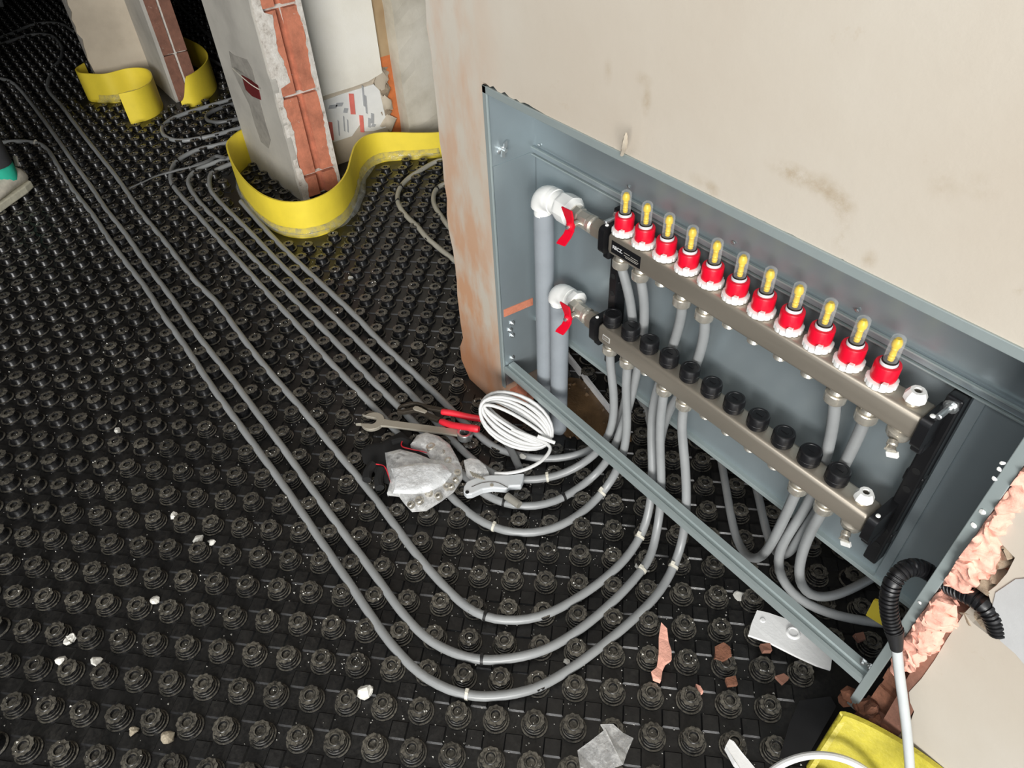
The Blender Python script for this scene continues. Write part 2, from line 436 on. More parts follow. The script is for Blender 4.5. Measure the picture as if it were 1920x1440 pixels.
vs, fs = stud_arrays(40, RING_HI); stud_me = raw_mesh('stud', vs, fs, M['stud'])
for d, x, y in stud_pos[:300]:
    o = bpy.data.objects.new('stud', stud_me); COL.objects.link(o); o.parent = floor; o.location = (x, y, 0)
    o.rotation_euler = (0, 0, rnd.uniform(-.1, .1))
def merged(name, base, pos, mat, angle=.5):
    bv = np.array(base[0]); nb = len(bv); V = []; F = []
    for n, (d, x, y) in enumerate(pos):
        V.append(bv + np.array([x, y, 0])); F += [tuple(q+n*nb for q in f_) for f_ in base[1]]
    o = bpy.data.objects.new(name, raw_mesh(name, np.concatenate(V), F, mat, angle)); COL.objects.link(o); o.parent = floor
    o['kind'] = 'stuff'; return o
merged('stud_field', stud_arrays(20, RING_LO), stud_pos[300:], M['stud'])
def pad_arrays():
    s = .0165; t = .0138; h = .0035
    vs = []
    ang = math.radians(45)
    for (r, z) in ((s, 0), (t, h)):
        for (a, b) in ((-1,-1),(1,-1),(1,1),(-1,1)):
            xx, yy = a*r, b*r
            vs.append((xx*math.cos(ang)-yy*math.sin(ang), xx*math.sin(ang)+yy*math.cos(ang), z))
    return vs, [(0,1,5,4),(1,2,6,5),(2,3,7,6),(3,0,4,7),(4,5,6,7)]
pv = pad_arrays(); pad_me = raw_mesh('pad', pv[0], pv[1], M['floor'], .3)
for d, x, y in pad_pos[:300]:
    o = bpy.data.objects.new('pad', pad_me); COL.objects.link(o); o.parent = floor; o.location = (x, y, 0)
merged('pad_field', pv, pad_pos[300:], M['floor'], .3)
# bare wet screed around the risers
b = MB(); poly = []
for k in range(20):
    a = 2*math.pi*k/20; r = 1+.14*math.sin(3*a+1)+rnd.uniform(-.13,.13)
    poly.append((-.185+.13*r*math.cos(a), .085+.085*r*math.sin(a)))
b.prism(poly, lambda u,v,w_: (u,v,w_), 0, .004)
obj('bare_screed', b, M['brown'], floor, label='bare wet brown screed patch in the stud mat')

ea, eb = fl(1060,664,.012), fl(1146,772,.012); dd_ = (eb-ea)/2; nn0 = Vector((-dd_.y, dd_.x, 0)).normalized()
obj('cut_edge', MB().obox((ea+eb)/2, dd_, nn0*.0035, (0,0,.012)).noise(.003, 25), M['label_white'], floor, smooth=0, label='pale cut edge of the stud mat')
b = MB()
for k in range(40):
    a = rnd.uniform(0, 6.28); r = rnd.uniform(.5, 1.05); q = Vector((-.185+.13*r*math.cos(a), .085+.085*r*math.sin(a), .004)); z_ = rnd.uniform(.003,.008)
    m_ = MB().lathe([(.4*z_,-z_*.3),(z_,0),(.3*z_,z_*.8)], q, (0,0,1), 6).noise(z_*.6, .8/z_, k); b.add(m_.v, m_.f)
o_ = obj('screed_rubble', b, M['brown'], floor, smooth=0); o_['kind'] = 'stuff'
# ---- manifold wall with ragged opening
YF = -.065
def jag(p, q, n, amp):
    p, q = Vector(p), Vector(q); d = q-p; nn = Vector((-d.y, d.x)).normalized(); out = []
    for k in range(1, n):
        out.append(tuple(p + d*(k/n) + nn*rnd.uniform(-amp, amp)))
    return out
def wp(px, py): q = wl(px, py); return (q.x, q.z)
HX0, HX1, HZ = -.318, .700, .848
plaster_edge = [(1948,860),(1935,905),(1920,945),(1900,962),(1882,972),(1868,985),(1866,1000),(1880,1022),(1903,1046),(1888,1075),(1868,1098),(1852,1110),
                (1858,1130),(1872,1150),(1874,1172),(1870,1196),(1850,1188),(1824,1168),(1808,1150),(1796,1168),(1776,1198),(1752,1238),(1728,1272),
                (1704,1298),(1706,1316),(1714,1334),(1704,1362),(1690,1388),(1676,1404),(1662,1392)]
pe = [wp(*q) for q in plaster_edge]
outline = [(-.494, 0)] + [(1.9, 0)][:0]
left_edge = [(-.480, 0.0)] + [(-.494+.003*math.sin(z*9)+rnd.uniform(-.005,.005)-(.02 if z < .1 else 0), z) for z in np.arange(.05, 2.5, .045)] + [(-.494, 2.55)]
top = [(2.6, 2.55), (2.6, 0.0), (.83, 0.0), (.80, .05)]
right_hole = list(reversed(pe))
hole_top = [(HX1, .80), (HX1, HZ-.001)] + jag((HX1, HZ-.001), (-.16, HZ-.001), 60, .0016) + jag((-.16, HZ), (HX0, HZ+.004), 14, .003) + [(HX0-.004, HZ+.004)]
hole_left = jag((HX0, HZ), (HX0-.002, .1), 30, .0025) + [(-.315, .09), (-.31, .0)]
poly = left_edge + top + right_hole + hole_top + hole_left
poly = [tuple(map(float, q)) for q in poly]
wall = struct(obj('wall_right', MB().prism(poly, lambda u, v, w_: (u, w_, v), YF, .06), M['plaster'], smooth=0))
# broken brick infill seen in the torn hole (set back behind the plaster skin)
b = MB(); n = 26
for i in range(n):
    t0 = i/n
    z0 = .80*t0; z1 = .80*(t0+1/n)
    b.box(.699+.004*rnd.random(), .86, -.040-rnd.uniform(0,.012), .055, z0, z1)
b.noise(.004, 40, 3)
obj('rubble_infill', b, M['rubble'], wall, smooth=0, label='broken brick and mortar exposed in the torn wall')
b = MB()
for (pxy, r) in [((1886,1020),.018),((1850,1092),.016),((1862,1080),.014),((1880,1052),.014),((1826,1160),.016),((1850,1170),.014),((1706,1345),.016),((1690,1375),.016)]:
    q = wl(*pxy, -.05); s_ = MB().lathe([(.2*r,-r),(.8*r,-.6*r),(r,0),(.8*r,.6*r),(.2*r,r)], q, (0,1,0), 9); s_.noise(r*.7, 1.1/r, r*99); b.add(s_.v, s_.f)
obj('mortar_lump', b, M['old_mortar'], wall, smooth=.8)
b = MB()
for (a, c, wd) in [((1808,1140),(1668,1372),.014)]:
    p, q = wl(*a, -.05), wl(*c, -.05); d = (q-p)/2; nn = Vector((d.z,0,-d.x)).normalized()
    b.obox((p+q)/2, d, nn*wd, (0,.014,0))
b.noise(.002, 60)
obj('brick', b, M['brick_dull'], wall, smooth=0)
b = MB().obox(wl(1640,1345,-.05), (.022,0,.006), (0,.016,0), (-.004,0,.02)); b.noise(.004, 50)
obj('brick', b, M['brick_dull'], wall, smooth=0)
b = MB()
for k in range(9):
    p = wl(1590+k*10+rnd.uniform(-8,8), 1300+k*9+rnd.uniform(-10,16), -.06); s_ = MB().lathe([(.002,-.01),(.012,-.005),(.014,.003),(.004,.01)], p, (0,0,1), 7); s_.noise(.006, 60, k); b.add(s_.v, s_.f)
b.noise(.003, 30)
obj('rubble_infill', b, M['rubble'], wall, smooth=0)
# lighter grey filler patch on the plaster where the conduit enters
pp = [wp(*q) for q in [(1868,1110),(1905,1085),(1960,1080),(2060,1130),(2060,1330),(1960,1290),(1905,1225),(1876,1200),(1878,1170),(1862,1135)]]
obj('filler_patch', MB().prism(pp, lambda u,v,w_: (u,w_,v), YF-.0015, YF+.002), M['patch'], wall, smooth=0, label='pale grey filler patch on the plaster')
# broken clay at the foot of the free wall end
for (pxy, sx, sy, sz) in [((960,735),.026,.018,.032),((985,722),.020,.012,.024),((930,738),.02,.015,.02)]:
    q = wl(*pxy, -.03); q.z = min(max(q.z, sz), .085)
    s_ = MB().obox(q, (sx,0,0), (0,sy,0), (.004,0,sz)); s_.noise(.006, 40, sx*100); obj('brick', s_, M['brick'], wall, smooth=0)

# ---- rest of the room: ceiling, back walls (the side behind the camera is open to daylight)
struct(obj('ceiling', MB().box(-8, 3.2, -3.6, 3.2, 2.6, 2.7), M['ceil'], smooth=0))
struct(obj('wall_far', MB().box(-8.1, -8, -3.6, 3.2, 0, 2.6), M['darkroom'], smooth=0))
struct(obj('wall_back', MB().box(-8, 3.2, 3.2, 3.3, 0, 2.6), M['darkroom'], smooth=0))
struct(obj('wall_light_block', MB().box(-3.55, -3.37, -3.5, -.95, 0, 2.6).box(-3.55, -3.37, -.95, -.30, 2.1, 2.6), M['darkroom'], smooth=0))  # unseen wall added to keep the window light out of the far room
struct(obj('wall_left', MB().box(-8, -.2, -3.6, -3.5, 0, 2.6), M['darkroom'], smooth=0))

# ---- middle pier: grey plaster side, clay block end, white plastered return, concrete post
def jslab(name, poly, fn, w0, w1, mat, parent, **k): return obj(name, MB().prism(poly, fn, w0, w1), mat, parent, smooth=0, **k)
PX = -1.70
RX = -1.88                                     # plane of the plastered return, set back behind the block end
PL = at(430, 170, 'y', -.025).x                # free vertical edge of the grey side
def yface(u): return .004-.029*(PX-u)/(PX-PL)
pier = struct(obj('wall_center', MB().box(PL+.02, PX-.03, .022, .172, 0, 2.6).box(-2.27, RX-.03, .172, .78, 0, 2.6), M['mortar'], smooth=0))
gp = [(PL, 0)] + [(PX-.012+rnd.uniform(-.006,.006), z) for z in np.arange(0, 2.6, .03)] + [(PX-.01, 2.6), (PL, 2.6)]
jslab('plaster_side', gp, lambda u,v,w_: (u, yface(u) if w_ == 0 else .024, v), 0, 1, M['pier_grey'], pier, label='grey plastered side of the middle pier')
jz = [0, .09, .385, .665, .95, 1.24, 1.53, 1.82, 2.11, 2.4, 2.6]
for a, c in zip(jz[:-1], jz[1:]):
    g = .006
    prof = [(.028,0),(.028,.024),(.082,.024),(.086,.006),(.106,.006),(.110,.024),(.162,.024),(.162,0)]
    b = MB().prism(prof, lambda u,v,w_: (PX-.035+v, u, w_), a+g, c-g)
    b.noise(.0025, 25, a)
    obj('brick', b, M['brick'], pier, smooth=0)
# ragged plaster left on the block edges
def ragged(y0, y1f, x1, z0, z1, step=.012):
    zs = np.arange(z0, z1, step); poly = [(y0, z0)] + [(y1f(z)+rnd.uniform(-.0035,.0035), z) for z in zs] + [(y0, z1)]
    return MB().prism(poly, lambda u,v,w_: (w_,u,v), PX-.03, x1)
obj('plaster_edge', ragged(.010, lambda z: .034+.006*math.sin(z*31)+(.030 if .43 < z < .66 else 0)+(.02 if .93 < z < 1.1 else 0), PX-.009, 0, 2.6), M['mortar'], pier, smooth=0)
obj('plaster_edge', ragged(.174, lambda z: .158+.004*math.sin(z*23+1), PX-.010, 0, 2.6), M['mortar'], pier, smooth=0)
wy0, wy1 = .172, .535
def onret(px, py, x=RX-.012): q = at(px, py, 'x', x); return (q.y, q.z)
lowedge = [onret(*q) for q in [(596,186),(610,178),(630,172),(660,163),(690,152),(700,146),(708,141),(716,136)]]
lowedge[0] = (wy0-.002, lowedge[0][1])
gp = lowedge + [(lowedge[-1][0]+.004, .8), (lowedge[-1][0]+.012, 2.6), (wy0, 2.6)]
jslab('plaster_white', gp, lambda u,v,w_: (w_,u,v), RX-.035, RX-.008, M['pier_white'], pier, label='white painted plaster return')
obj('plaster_base', MB().box(RX-.035, RX-.016, wy0, onret(718,180)[0], 0, .45), M['pier_cream'], pier, smooth=0)
for k, (pxy, sz) in enumerate([((716,150),.034),((722,172),.03),((724,196),.032),((726,216),.028),((728,234),.034),((712,142),.03)]):
    y, z = onret(*pxy); b = MB().lathe([(.1*sz,-sz),(.8*sz,-.5*sz),(sz,.3*sz),(.2*sz,sz)], (RX-.024, y, z), (.3,0,1), 14); b.noise(sz*.9, 1.3/sz, k)
    for q in b.v: q.x = RX-.022+(q.x-RX+.022)*.5
    obj('torn_plaster', b, M['old_mortar' if k % 2 else 'pier_cream'], pier, smooth=1.0)
oy0, oy1 = onret(722,150)[0], onret(756,150)[0]
obj('orange_insulation', MB().box(RX-.05, RX-.022, oy0, oy1+.03, 0, .36), M['orange'], pier, smooth=0, label='orange insulation strip in the gap beside the post')
obj('gap_lining', MB().box(RX-.05, RX-.022, oy0, oy1+.03, .36, 2.6), M['pier_tan'], pier, smooth=0)
b = MB(); nz = 60
vs = []; fs = []
py0 = at(750,120,'x',RX+.05).y
pvs = [(RX+.05,py0),(RX+.05,py0+.07),(RX+.05,py0+.20),(RX-.12,py0+.20),(RX-.12,py0)]
for i in range(nz+1):
    for (x, y) in pvs: vs.append((x, y, 2.6*i/nz))
for i in range(nz):
    for k in range(5):
        l = (k+1) % 5; fs.append((i*5+k, i*5+l, (i+1)*5+l, (i+1)*5+k))
b.add(vs, fs).noise(.006, 14, 2)
obj('concrete_post', b, M['concrete'], pier, smooth=0, label='rough grey concrete post')
# damaged patch with dark red socket box on the grey side
def onside(px, py):
    y_ = .004
    for k in range(8): q = at(px, py, 'y', y_); y_ = yface(q.x)
    return (q.x, q.z)
pp = [onside(*q) for q in [(430,96),(440,104),(464,112),(474,130),(482,165),(492,205),(500,235),(508,262),(504,278),(490,266),(478,232),(468,196),(450,160),(436,130)]]
jslab('damp_patch', pp, lambda u,v,w_: (u,yface(u)+w_,v), -.0015, .002, M['stain'], pier)
pp = [onside(*q) for q in [(454,140),(472,150),(484,160),(490,187),(474,180),(462,168)]]
jslab('socket_box', pp, lambda u,v,w_: (u,yface(u)+w_,v), -.003, .002, M['redbox'], pier, label='dark red recessed socket box')
obj('loose_wire', MB().tube(smoothpath([at(436,128,'y',-.028), at(452,143,'y',-.034), at(470,158,'y',-.026), at(486,168,'y',-.014)], 4), .0018, 5), M['tie_w'], pier)

# printed foil sheet stuck to the return wall
pp = [onret(*q) for q in [(598,192),(640,176),(700,158),(712,170),(718,200),(728,238),(700,246),(684,246),(676,232),(660,255),(625,266),(612,240)]]
sheet = tag(obj('printed_sheet', MB().prism(pp, lambda u,v,w_: (w_,u,v), RX-.018, RX-.012).noise(.002, 30), M['white'], smooth=0), 'crumpled white printed sheet with red and grey marks on pier wall', 'paper')
for (c, hw, hh, mt) in [((660,195),.010,.040,'ink_red'),((678,232),.008,.034,'ink_red'),((621,246),.007,.036,'ink_red'),((648,207),.008,.008,'ink_grey'),((624,200),.016,.006,'ink_grey'),((636,196),.014,.006,'ink_grey'),
                        ((681,180),.003,.04,'ink_grey'),((686,196),.003,.035,'ink_grey'),((698,222),.006,.02,'ink_grey'),((692,230),.005,.018,'ink_grey'),((645,232),.002,.03,'ink_grey'),((652,236),.002,.025,'ink_grey'),((635,240),.002,.03,'ink_grey'),((700,235),.008,.004,'ink_grey')]:
    y, z = onret(*c)
    obj('print_mark', MB().obox((RX-.0105,y,z), (.0012,0,0), (0,hw,-.003), (0,.004,hh)), M[mt], sheet, smooth=0)

# ---- far pier: cream plastered face, narrow reveal, block end
FX, GX = -3.03, -3.37
pier2 = struct(obj('wall_pier', MB().box(-3.60, GX-.02, -.285, .1, 0, 2.6).box(-3.6, FX-.02, -.035, .075, 0, 2.6), M['mortar'], smooth=0))
gp = [(-.040, 0), (-.040, 2.6)] + [(-.300+rnd.uniform(-.010,.012), z) for z in np.arange(2.58, 0, -.03)]
jslab('plaster_face', gp, lambda u,v,w_: (w_,u,v), GX-.022, GX, M['pier_cream'], pier2, label='cream plastered face of the far pier')
obj('plaster_reveal', MB().box(GX-.01, FX-.004, -.052, -.034, 0, 2.6), M['pier_grey'], pier2, smooth=0)
for a, c in zip([0,.215,.50,.79,1.08,1.37,1.66,1.95,2.24], [.215,.50,.79,1.08,1.37,1.66,1.95,2.24,2.6]):
    for (y0, y1, x1) in ((-.036,.014,FX),(.026,.078,FX-.004)):
        b = MB().box(FX-.03, x1, y0, y1, a+.003, c-.003).noise(.004, 20, a); obj('brick', b, M['brick_dull'], pier2, smooth=0)
obj('mortar_seam', MB().box(FX-.03, FX-.008, .012, .028, 0, 2.6).noise(.003, 30), M['mortar'], pier2, smooth=0)

# ================================================================== CABINET
CX0, CX1, YB, ZT = -.308, .684, .045, .845
cab = thing('manifold_cabinet', 'open galvanised steel manifold cabinet recessed into the plaster wall', 'cabinet', (.19, -.01, .08))
prof = [(YB,.268),(YB,.687),(YB-.007,.689),(YB-.007,.700),(YB,.702),(YB,.7195),(YB-.0015,.7205),(YB-.0015,ZT),(YB+.003,ZT),(YB+.003,.268)]
obj('back_plate', MB().prism(prof, lambda u,v,w_: (w_,u,v), CX0, CX1), M['galv'], cab, smooth=0)
for z_ in (.686, .701): obj('fold_glint', MB().box(CX0, CX1, YB-.0105, YB-.006, z_-.0012, z_+.0012), M['rail'], cab, smooth=0)  # slender brighter strips added to draw the bright light lines on the fold
obj('back_flange', MB().box(CX0, CX1, YB-.010, YB+.003, .258, .268), M['rail'], cab, smooth=0, bevel=.001)
b = MB().box(CX0-.0015, CX0, YF, YB, .098, ZT)
obj('side_panel', b, M['galv'], cab, smooth=0)
hz_ = wl(1762,1086,-.047).z
obj('side_panel', MB().box(CX1, CX1+.0015, YF, YB, .08, hz_-.024).box(CX1, CX1+.0015, YF, YB, hz_+.024, ZT).box(CX1, CX1+.0015, -.024, YB, hz_-.024, hz_+.024), M['galv'], cab, smooth=0)
obj('sliding_leg', MB().box(CX0, CX0+.0015, YF+.004, YB-.002, .10, .690), M['galv'], cab, smooth=0)
obj('top_panel', MB().box(CX0, CX1, YF, YB, ZT, ZT+.0015), M['galv'], cab, smooth=0)
obj('frame_edge', MB().box(CX0-.009, CX0+.003, YF-.003, YF+.002, .095, ZT+.003), M['rail'], cab, smooth=0, bevel=.001)
obj('frame_edge', MB().box(CX0-.009, CX1+.012, YF-.003, YF+.002, ZT-.011, ZT+.003), M['rail'], cab, smooth=0, bevel=.001)
obj('frame_edge', MB().box(CX1-.003, CX1+.012, YF-.003, YF+.002, .075, ZT+.003), M['rail'], cab, smooth=0, bevel=.001)
obj('corner_strip', MB().box(.599, .613, YB-.006, YB+.0005, .268, .685), M['galv'], cab, smooth=0)
# bottom rail: folded channel
rp = [(YF-.002,.150),(YF-.002,.166),(YF+.004,.167),(YF+.006,.1645),(YF+.012,.1645),(YF+.014,.168),(YF+.028,.169),(YF+.028,.150),(YF+.025,.150),(YF+.025,.160),(YF+.001,.160),(YF+.001,.150)]
obj('bottom_rail', MB().prism(rp, lambda u,v,w_: (w_,u,v), CX0+.004, CX1-.002), M['rail'], cab, smooth=0)
def bolt(p, d, r=.005, name='bolt', parent=cab):
    b = MB().lathe([(r*1.5,0),(r*1.5,.0012),(r*.95,.0014),(r*.95,.005),(r*.45,.0052),(r*.45,.008)], p, d, 6); return obj(name, b, M['zinc'], parent, smooth=.5)
for pxy in [(960,605),(956,618),(960,628),(960,670),(962,692),(972,690)]:
    q = at(*pxy, 'x', CX0+.0015); bolt(q, (1,0,0))
q = at(940, 278, 'x', CX0)
b = MB().lathe([(.006,0),(.006,.006),(.004,.0065),(.004,.016)], q, (1,0,0), 10)
for s_ in (-1, 1): b.obox(q+Vector((.009,.003*s_,.008*s_)), (.002,0,0), (0,.004,.002*s_), (0,.001,.006))
obj('wing_nut', b, M['zinc'], cab, smooth=.6)
obj('plate_screw', MB().lathe([(.005,0),(.005,.002),(.002,.003)], at(936,284,'x',CX0), (1,0,0), 10), M['zinc'], cab)
for q in [at(1620,1240,'y',YF+.01), at(1634,1250,'y',YF+.008)]: bolt(q, (0,-1,0))
for pxy in [(1178,350),(1375,455),(1607,582),(1010,272)]:
    q = at(*pxy, 'y', YB-.002); obj('rivet', MB().lathe([(.003,0),(.003,.0015),(.0012,.0022)], q, (0,-1,0), 8), M['zinc'], cab)
# copper-coloured clay seen through the slot in the left leg
a1, a2 = at(945,588,'x',CX0+.0022), at(999,565,'x',CX0+.0022)
obj('slot', MB().obox((a1+a2)/2, (.0008,0,0), (a2-a1)/2, (0,0,.0105)).noise(.001, 50), M['brick'], cab, smooth=0, label='clay brick showing through a slot')
for (pxy, s_) in [((1880,868),.0035),((1874,880),.003),((1864,898),.0035),((1842,960),.004),((1826,985),.0035),((1724,1130),.003)]:
    q = wl(*pxy, YF-.004); m_ = MB().lathe([(.1*s_,-s_*.4),(s_,0),(.1*s_,s_*.4)], q, (0,1,0), 8).noise(s_*.5, 2/s_*.3, s_); obj('plaster_splash', m_, M['white'], cab)

# ================================================================== MANIFOLDS
def rrect(y0, y1, z0, z1, r, n=4):
    out = []
    for (cy, cz, a0) in ((y1-r,z1-r,0),(y0+r,z1-r,90),(y0+r,z0+r,180),(y1-r,z0+r,270)):
        for k in range(n+1):
            a = math.radians(a0+90*k/n); out.append((cy+r*math.cos(a), cz+r*math.sin(a)))
    return out
def bar_mesh(y0, y1, z0, z1, x0, x1, r=.008):
    """rounded square tube with softly domed ends"""
    b = MB(); secs = []
    for (x, ins) in ((x0,.012),(x0+.002,.006),(x0+.006,.0015),(x0+.010,0),(x1-.010,0),(x1-.006,.0015),(x1-.002,.006),(x1,.012)):
        secs.append((x, rrect(y0+ins, y1-ins, z0+ins, z1-ins, max(.003, r-ins*.3))))
    n = len(secs[0][1]); vs = []; fs = []
    for x, s_ in secs: vs += [(x, y, z) for y, z in s_]
    for i in range(len(secs)-1):
        for k in range(n): l = (k+1) % n; fs.append((i*n+k, i*n+l, (i+1)*n+l, (i+1)*n+k))
    fs.append(tuple(range(n))); fs.append(tuple((len(secs)-1)*n+k for k in range(n)))
    return b.add(vs, fs)
PORT = [k*.05 for k in range(11)]
USED = {0, 1, 3, 4, 9, 10}
def hexmod(k, r, h): return 1.0
def make_manifold(label, yc, zt, x0, x1, kind):
    zb_ = zt-.042
    t = thing('heating_manifold', label, 'manifold', (.28, yc, zb_))
    obj('bar', bar_mesh(yc-.021, yc+.021, zb_, zt, x0, x1), M['steel'], t, smooth=.7)
    for k, x in enumerate(PORT):
        b = MB().lathe([(.0125,0),(.0125,-.003),(.0108,-.004),(.0112,-.0065),(.0102,-.0075),(.0112,-.010),(.0102,-.011),(.0112,-.0135),(.0104,-.015)], (x,yc,zb_+.001), (0,0,1), 18)
        o = obj('outlet', b, M['nickel'], t)
        if k in USED:
            seg = 24
            b = MB().lathe([(.0150,-.012),(.0165,-.0135),(.0165,-.026),(.0150,-.029),(.0112,-.031)], (x,yc,zb_), (0,0,1), seg, mod=lambda k,r,h: 1+.02*math.cos(6*2*math.pi*k/24))
            obj('compression_nut', b, M['nickel'], t, smooth=.5)
    # vent plug and drain at the closed end
    x = .547
    obj('vent_base', MB().lathe([(.011,0),(.011,.005),(.009,.006)], (x,yc,zt), (0,0,1), 12), M['nickel'], t)
    v = obj('vent_plug', MB().lathe([(.0125,.004),(.0145,.006),(.0145,.012),(.012,.017),(.010,.021),(.0055,.021),(.005,.017)], (x,yc,zt), (0,0,1), 10), M['white'], t, smooth=.5)
    obj('vent_screw', MB().lathe([(.0045,.015),(.0045,.019),(.002,.0195)], (x,yc,zt), (0,0,1), 8), M['tool_dark'], v)
    d = obj('drain_valve', MB().lathe([(.011,0),(.011,-.006),(.017,-.008),(.018,-.018),(.016,-.024),(.010,-.026),(.009,-.034)], (x,yc,zb_), (0,-.25,1), 18), M['nickel'], t)
    obj('drain_spout', MB().lathe([(.007,0),(.0075,.006),(.006,.008),(.008,.014),(.0045,.0145)], (x+.003,yc-.014,zb_-.022), (.35,-.8,-.45), 12), M['nickel'], d)
    obj('drain_lug', MB().obox((x+.012,yc-.022,zb_-.036), (.007,0,.004), (0,.003,0), (-.002,0,.004)), M['white'], d, smooth=0, bevel=.001)
    return t, zb_
UZ, UY = .660, 0.0
LZ, LY = .459, -.012
up, UZB = make_manifold('upper satin steel manifold bar carrying red flow meters', UY, UZ, -.022, .577, 'u')
lo, LZB = make_manifold('lower satin steel manifold bar carrying black valve caps', LY, LZ, -.022, .575, 'l')
# flow meters on the upper bar
def flow_meter(x, parent):
    o_ = (x, UY, UZ)
    m = obj('flow_meter', MB().lathe([(.0150,.010),(.0168,.0115),(.0174,.016),(.0174,.033),(.0165,.0355),(.0125,.036),(.0120,.033)], o_, (0,0,1), 28), M['red'], parent)
    ring = MB().lathe([(.0160,.0005),(.0203,.001),(.0203,.0085),(.0175,.0100)], o_, (0,0,1), 48, mod=lambda k, r, h: (1.05 if (k % 4) < 3 else .985) if r > .02 else 1)
    obj('lock_ring', ring, M['white'], m, smooth=.5)
    obj('ring_lug', MB().obox((x+.012,UY-.017,UZ+.011), (.003,.001,0), (0,.003,0), (0,0,.006)), M['white'], m, smooth=0)
    obj('collar', MB().lathe([(.0118,.034),(.0118,.0385),(.0105,.040),(.0105,.0405)], o_, (0,0,1), 20), M['label_white'], m)
    obj('seal_ring', MB().lathe([(.0108,.0402),(.0108,.0418),(.0095,.042)], o_, (0,0,1), 20), M['black'], m)
    obj('sight_glass', MB().lathe([(.0094,.040),(.0094,.074),(.0088,.0785),(.006,.0815),(.002,.0825)], o_, (0,0,1), 20), M['glass'], m)
    obj('float', MB().lathe([(.0045,.040),(.0042,.045),(.0048,.046),(.0042,.047),(.0042,.050),(.0048,.051),(.0042,.052),(.0042,.060),(.0048,.061),(.0042,.062),(.0042,.064),(.0064,.0655),(.0068,.070),(.0058,.074),(.0035,.0775)], o_, (0,0,1), 16), M['yellow'], m)
    return m
f0 = flow_meter(0, up)
for x in PORT[1:]: dup(f0, up, (x, 0, 0))
# valve caps on the lower bar
def valve_cap(x, parent):
    m = obj('valve_cap', MB().lathe([(.0145,.0),(.0150,.004),(.0180,.005),(.0180,.0125),(.0174,.013),(.0174,.014),(.0180,.0145),(.0178,.024),(.0166,.0275),(.0150,.0285),(.012,.0285),(.0115,.0278)], (x,LY,LZ), (0,0,1), 40,
            mod=lambda k, r, h: 1-(.03 if k % 5 == 0 and r > .0176 else 0)), M['black'], parent, smooth=.5)
    obj('cap_bead', MB().obox((x,LY,LZ+.0285), (.006,0,0), (0,.0015,0), (0,0,.0006)), M['black'], m, smooth=0)
    return m
c0 = valve_cap(0, lo)
for x in PORT[1:]: dup(c0, lo, (x, 0, 0))
# name plates
lab = obj('name_plate', MB().box(-.006, .066, UY-.0218, UY-.0208, UZB+.009, UZB+.033), M['black'], up, smooth=0, label='black name plate with white lettering')
def text_mesh(txt, size, loc, mat, parent, name='lettering'):
    cu = bpy.data.curves.new('t', 'FONT'); cu.body = txt; cu.size = size; cu.extrude = .0002; cu.offset = .0002
    to = bpy.data.objects.new('t', cu); COL.objects.link(to)
    bpy.context.view_layer.update()
    me = bpy.data.meshes.new_from_object(to.evaluated_get(bpy.context.evaluated_depsgraph_get()))
    bpy.data.objects.remove(to, do_unlink=True)
    org = WORG[parent.name]
    for v in me.vertices:
        x, y, z = v.co; v.co = Vector((loc[0]+x, loc[1]-z, loc[2]+y)) - org
    me.materials.clear(); me.materials.append(mat); me.name = name
    o = bpy.data.objects.new(name, me); COL.objects.link(o); o.parent = parent; return o
text_mesh('RECZ.', .0095, (-.003, UY-.022, UZB+.0185), M['label_white'], lab)
for k, (x0, x1, z) in enumerate([(.026,.040,.0225),(.043,.060,.0215),(.026,.062,.0175),(.030,.060,.0145)]):
    obj('small_print', MB().box(x0, x1, UY-.0221, UY-.0217, UZB+z, UZB+z+.0012), M['stain'], lab, smooth=0)
lab2 = obj('name_plate', MB().box(-.002, .017, LY-.0217, LY-.0208, LZB+.016, LZB+.028), M['label_white'], lo, smooth=0, label='tiny white framed plate')
obj('plate_face', MB().box(-.0008, .0158, LY-.0221, LY-.0216, LZB+.0172, LZB+.0268), M['steel'], lab2, smooth=0)
obj('plate_face', MB().box(.002, .012, LY-.0223, LY-.0220, LZB+.0205, LZB+.0235), M['stain'], lab2, smooth=0)

# ---- black brackets
def bracket(label, xc, side):
    t = thing('manifold_bracket', label, 'bracket', (xc, YB, .30), 'black manifold brackets')
    b = MB().box(xc-.011, xc+.011, .018, YB+.0003, .315, .6835)
    obj('upright', b, M['black'], t, smooth=0, bevel=.003)
    for (yc, zt) in ((UY, UZ), (LY, LZ)):
        z0, z1 = zt-.042, zt
        xx = xc-.006*side
        pr = rrect(yc-.026, .03, z0-.006, z1+.006, .010)
        obj('clamp', MB().prism(pr, lambda u,v,w_: (w_,u,v), xx-.007, xx+.007), M['black'], t, smooth=.4)
        obj('clamp_foot', MB().box(xx-.008, xx+.008, yc-.012, .03, z0-.022, z0-.002), M['black'], t, smooth=0, bevel=.003)
        obj('clamp_pin', MB().lathe([(.0035,0),(.0035,.002),(.0015,.003)], (xx+.0, yc-.012, z1+.005), (0,-.3,1), 10), M['white'], t)
    for z in (.50, .54, .40, .36):
        obj('hole', MB().lathe([(.006,0),(.006,.001)], (xc, .0185, z), (0,-1,0), 12), M['hole'], t)  # flat dark discs paint the shade inside the bracket holes
    for z in (.52, .385): obj('rib', MB().box(xc-.014, xc+.014, .020, .036, z-.012, z+.012), M['black'], t, smooth=0, bevel=.004)
    obj('mounting_bolt', MB().lathe([(.010,0),(.010,.002),(.007,.0022),(.007,.006),(.0042,.0062),(.0042,.030),(.0030,.031)], (xc, .0185, .669), (0,-1,0), 12), M['zinc'], t, smooth=.5)
    return t
bracket('black plastic bracket clamping the closed manifold ends', .585, 1)
bracket('black plastic bracket behind the ball valves', -.036, -1)

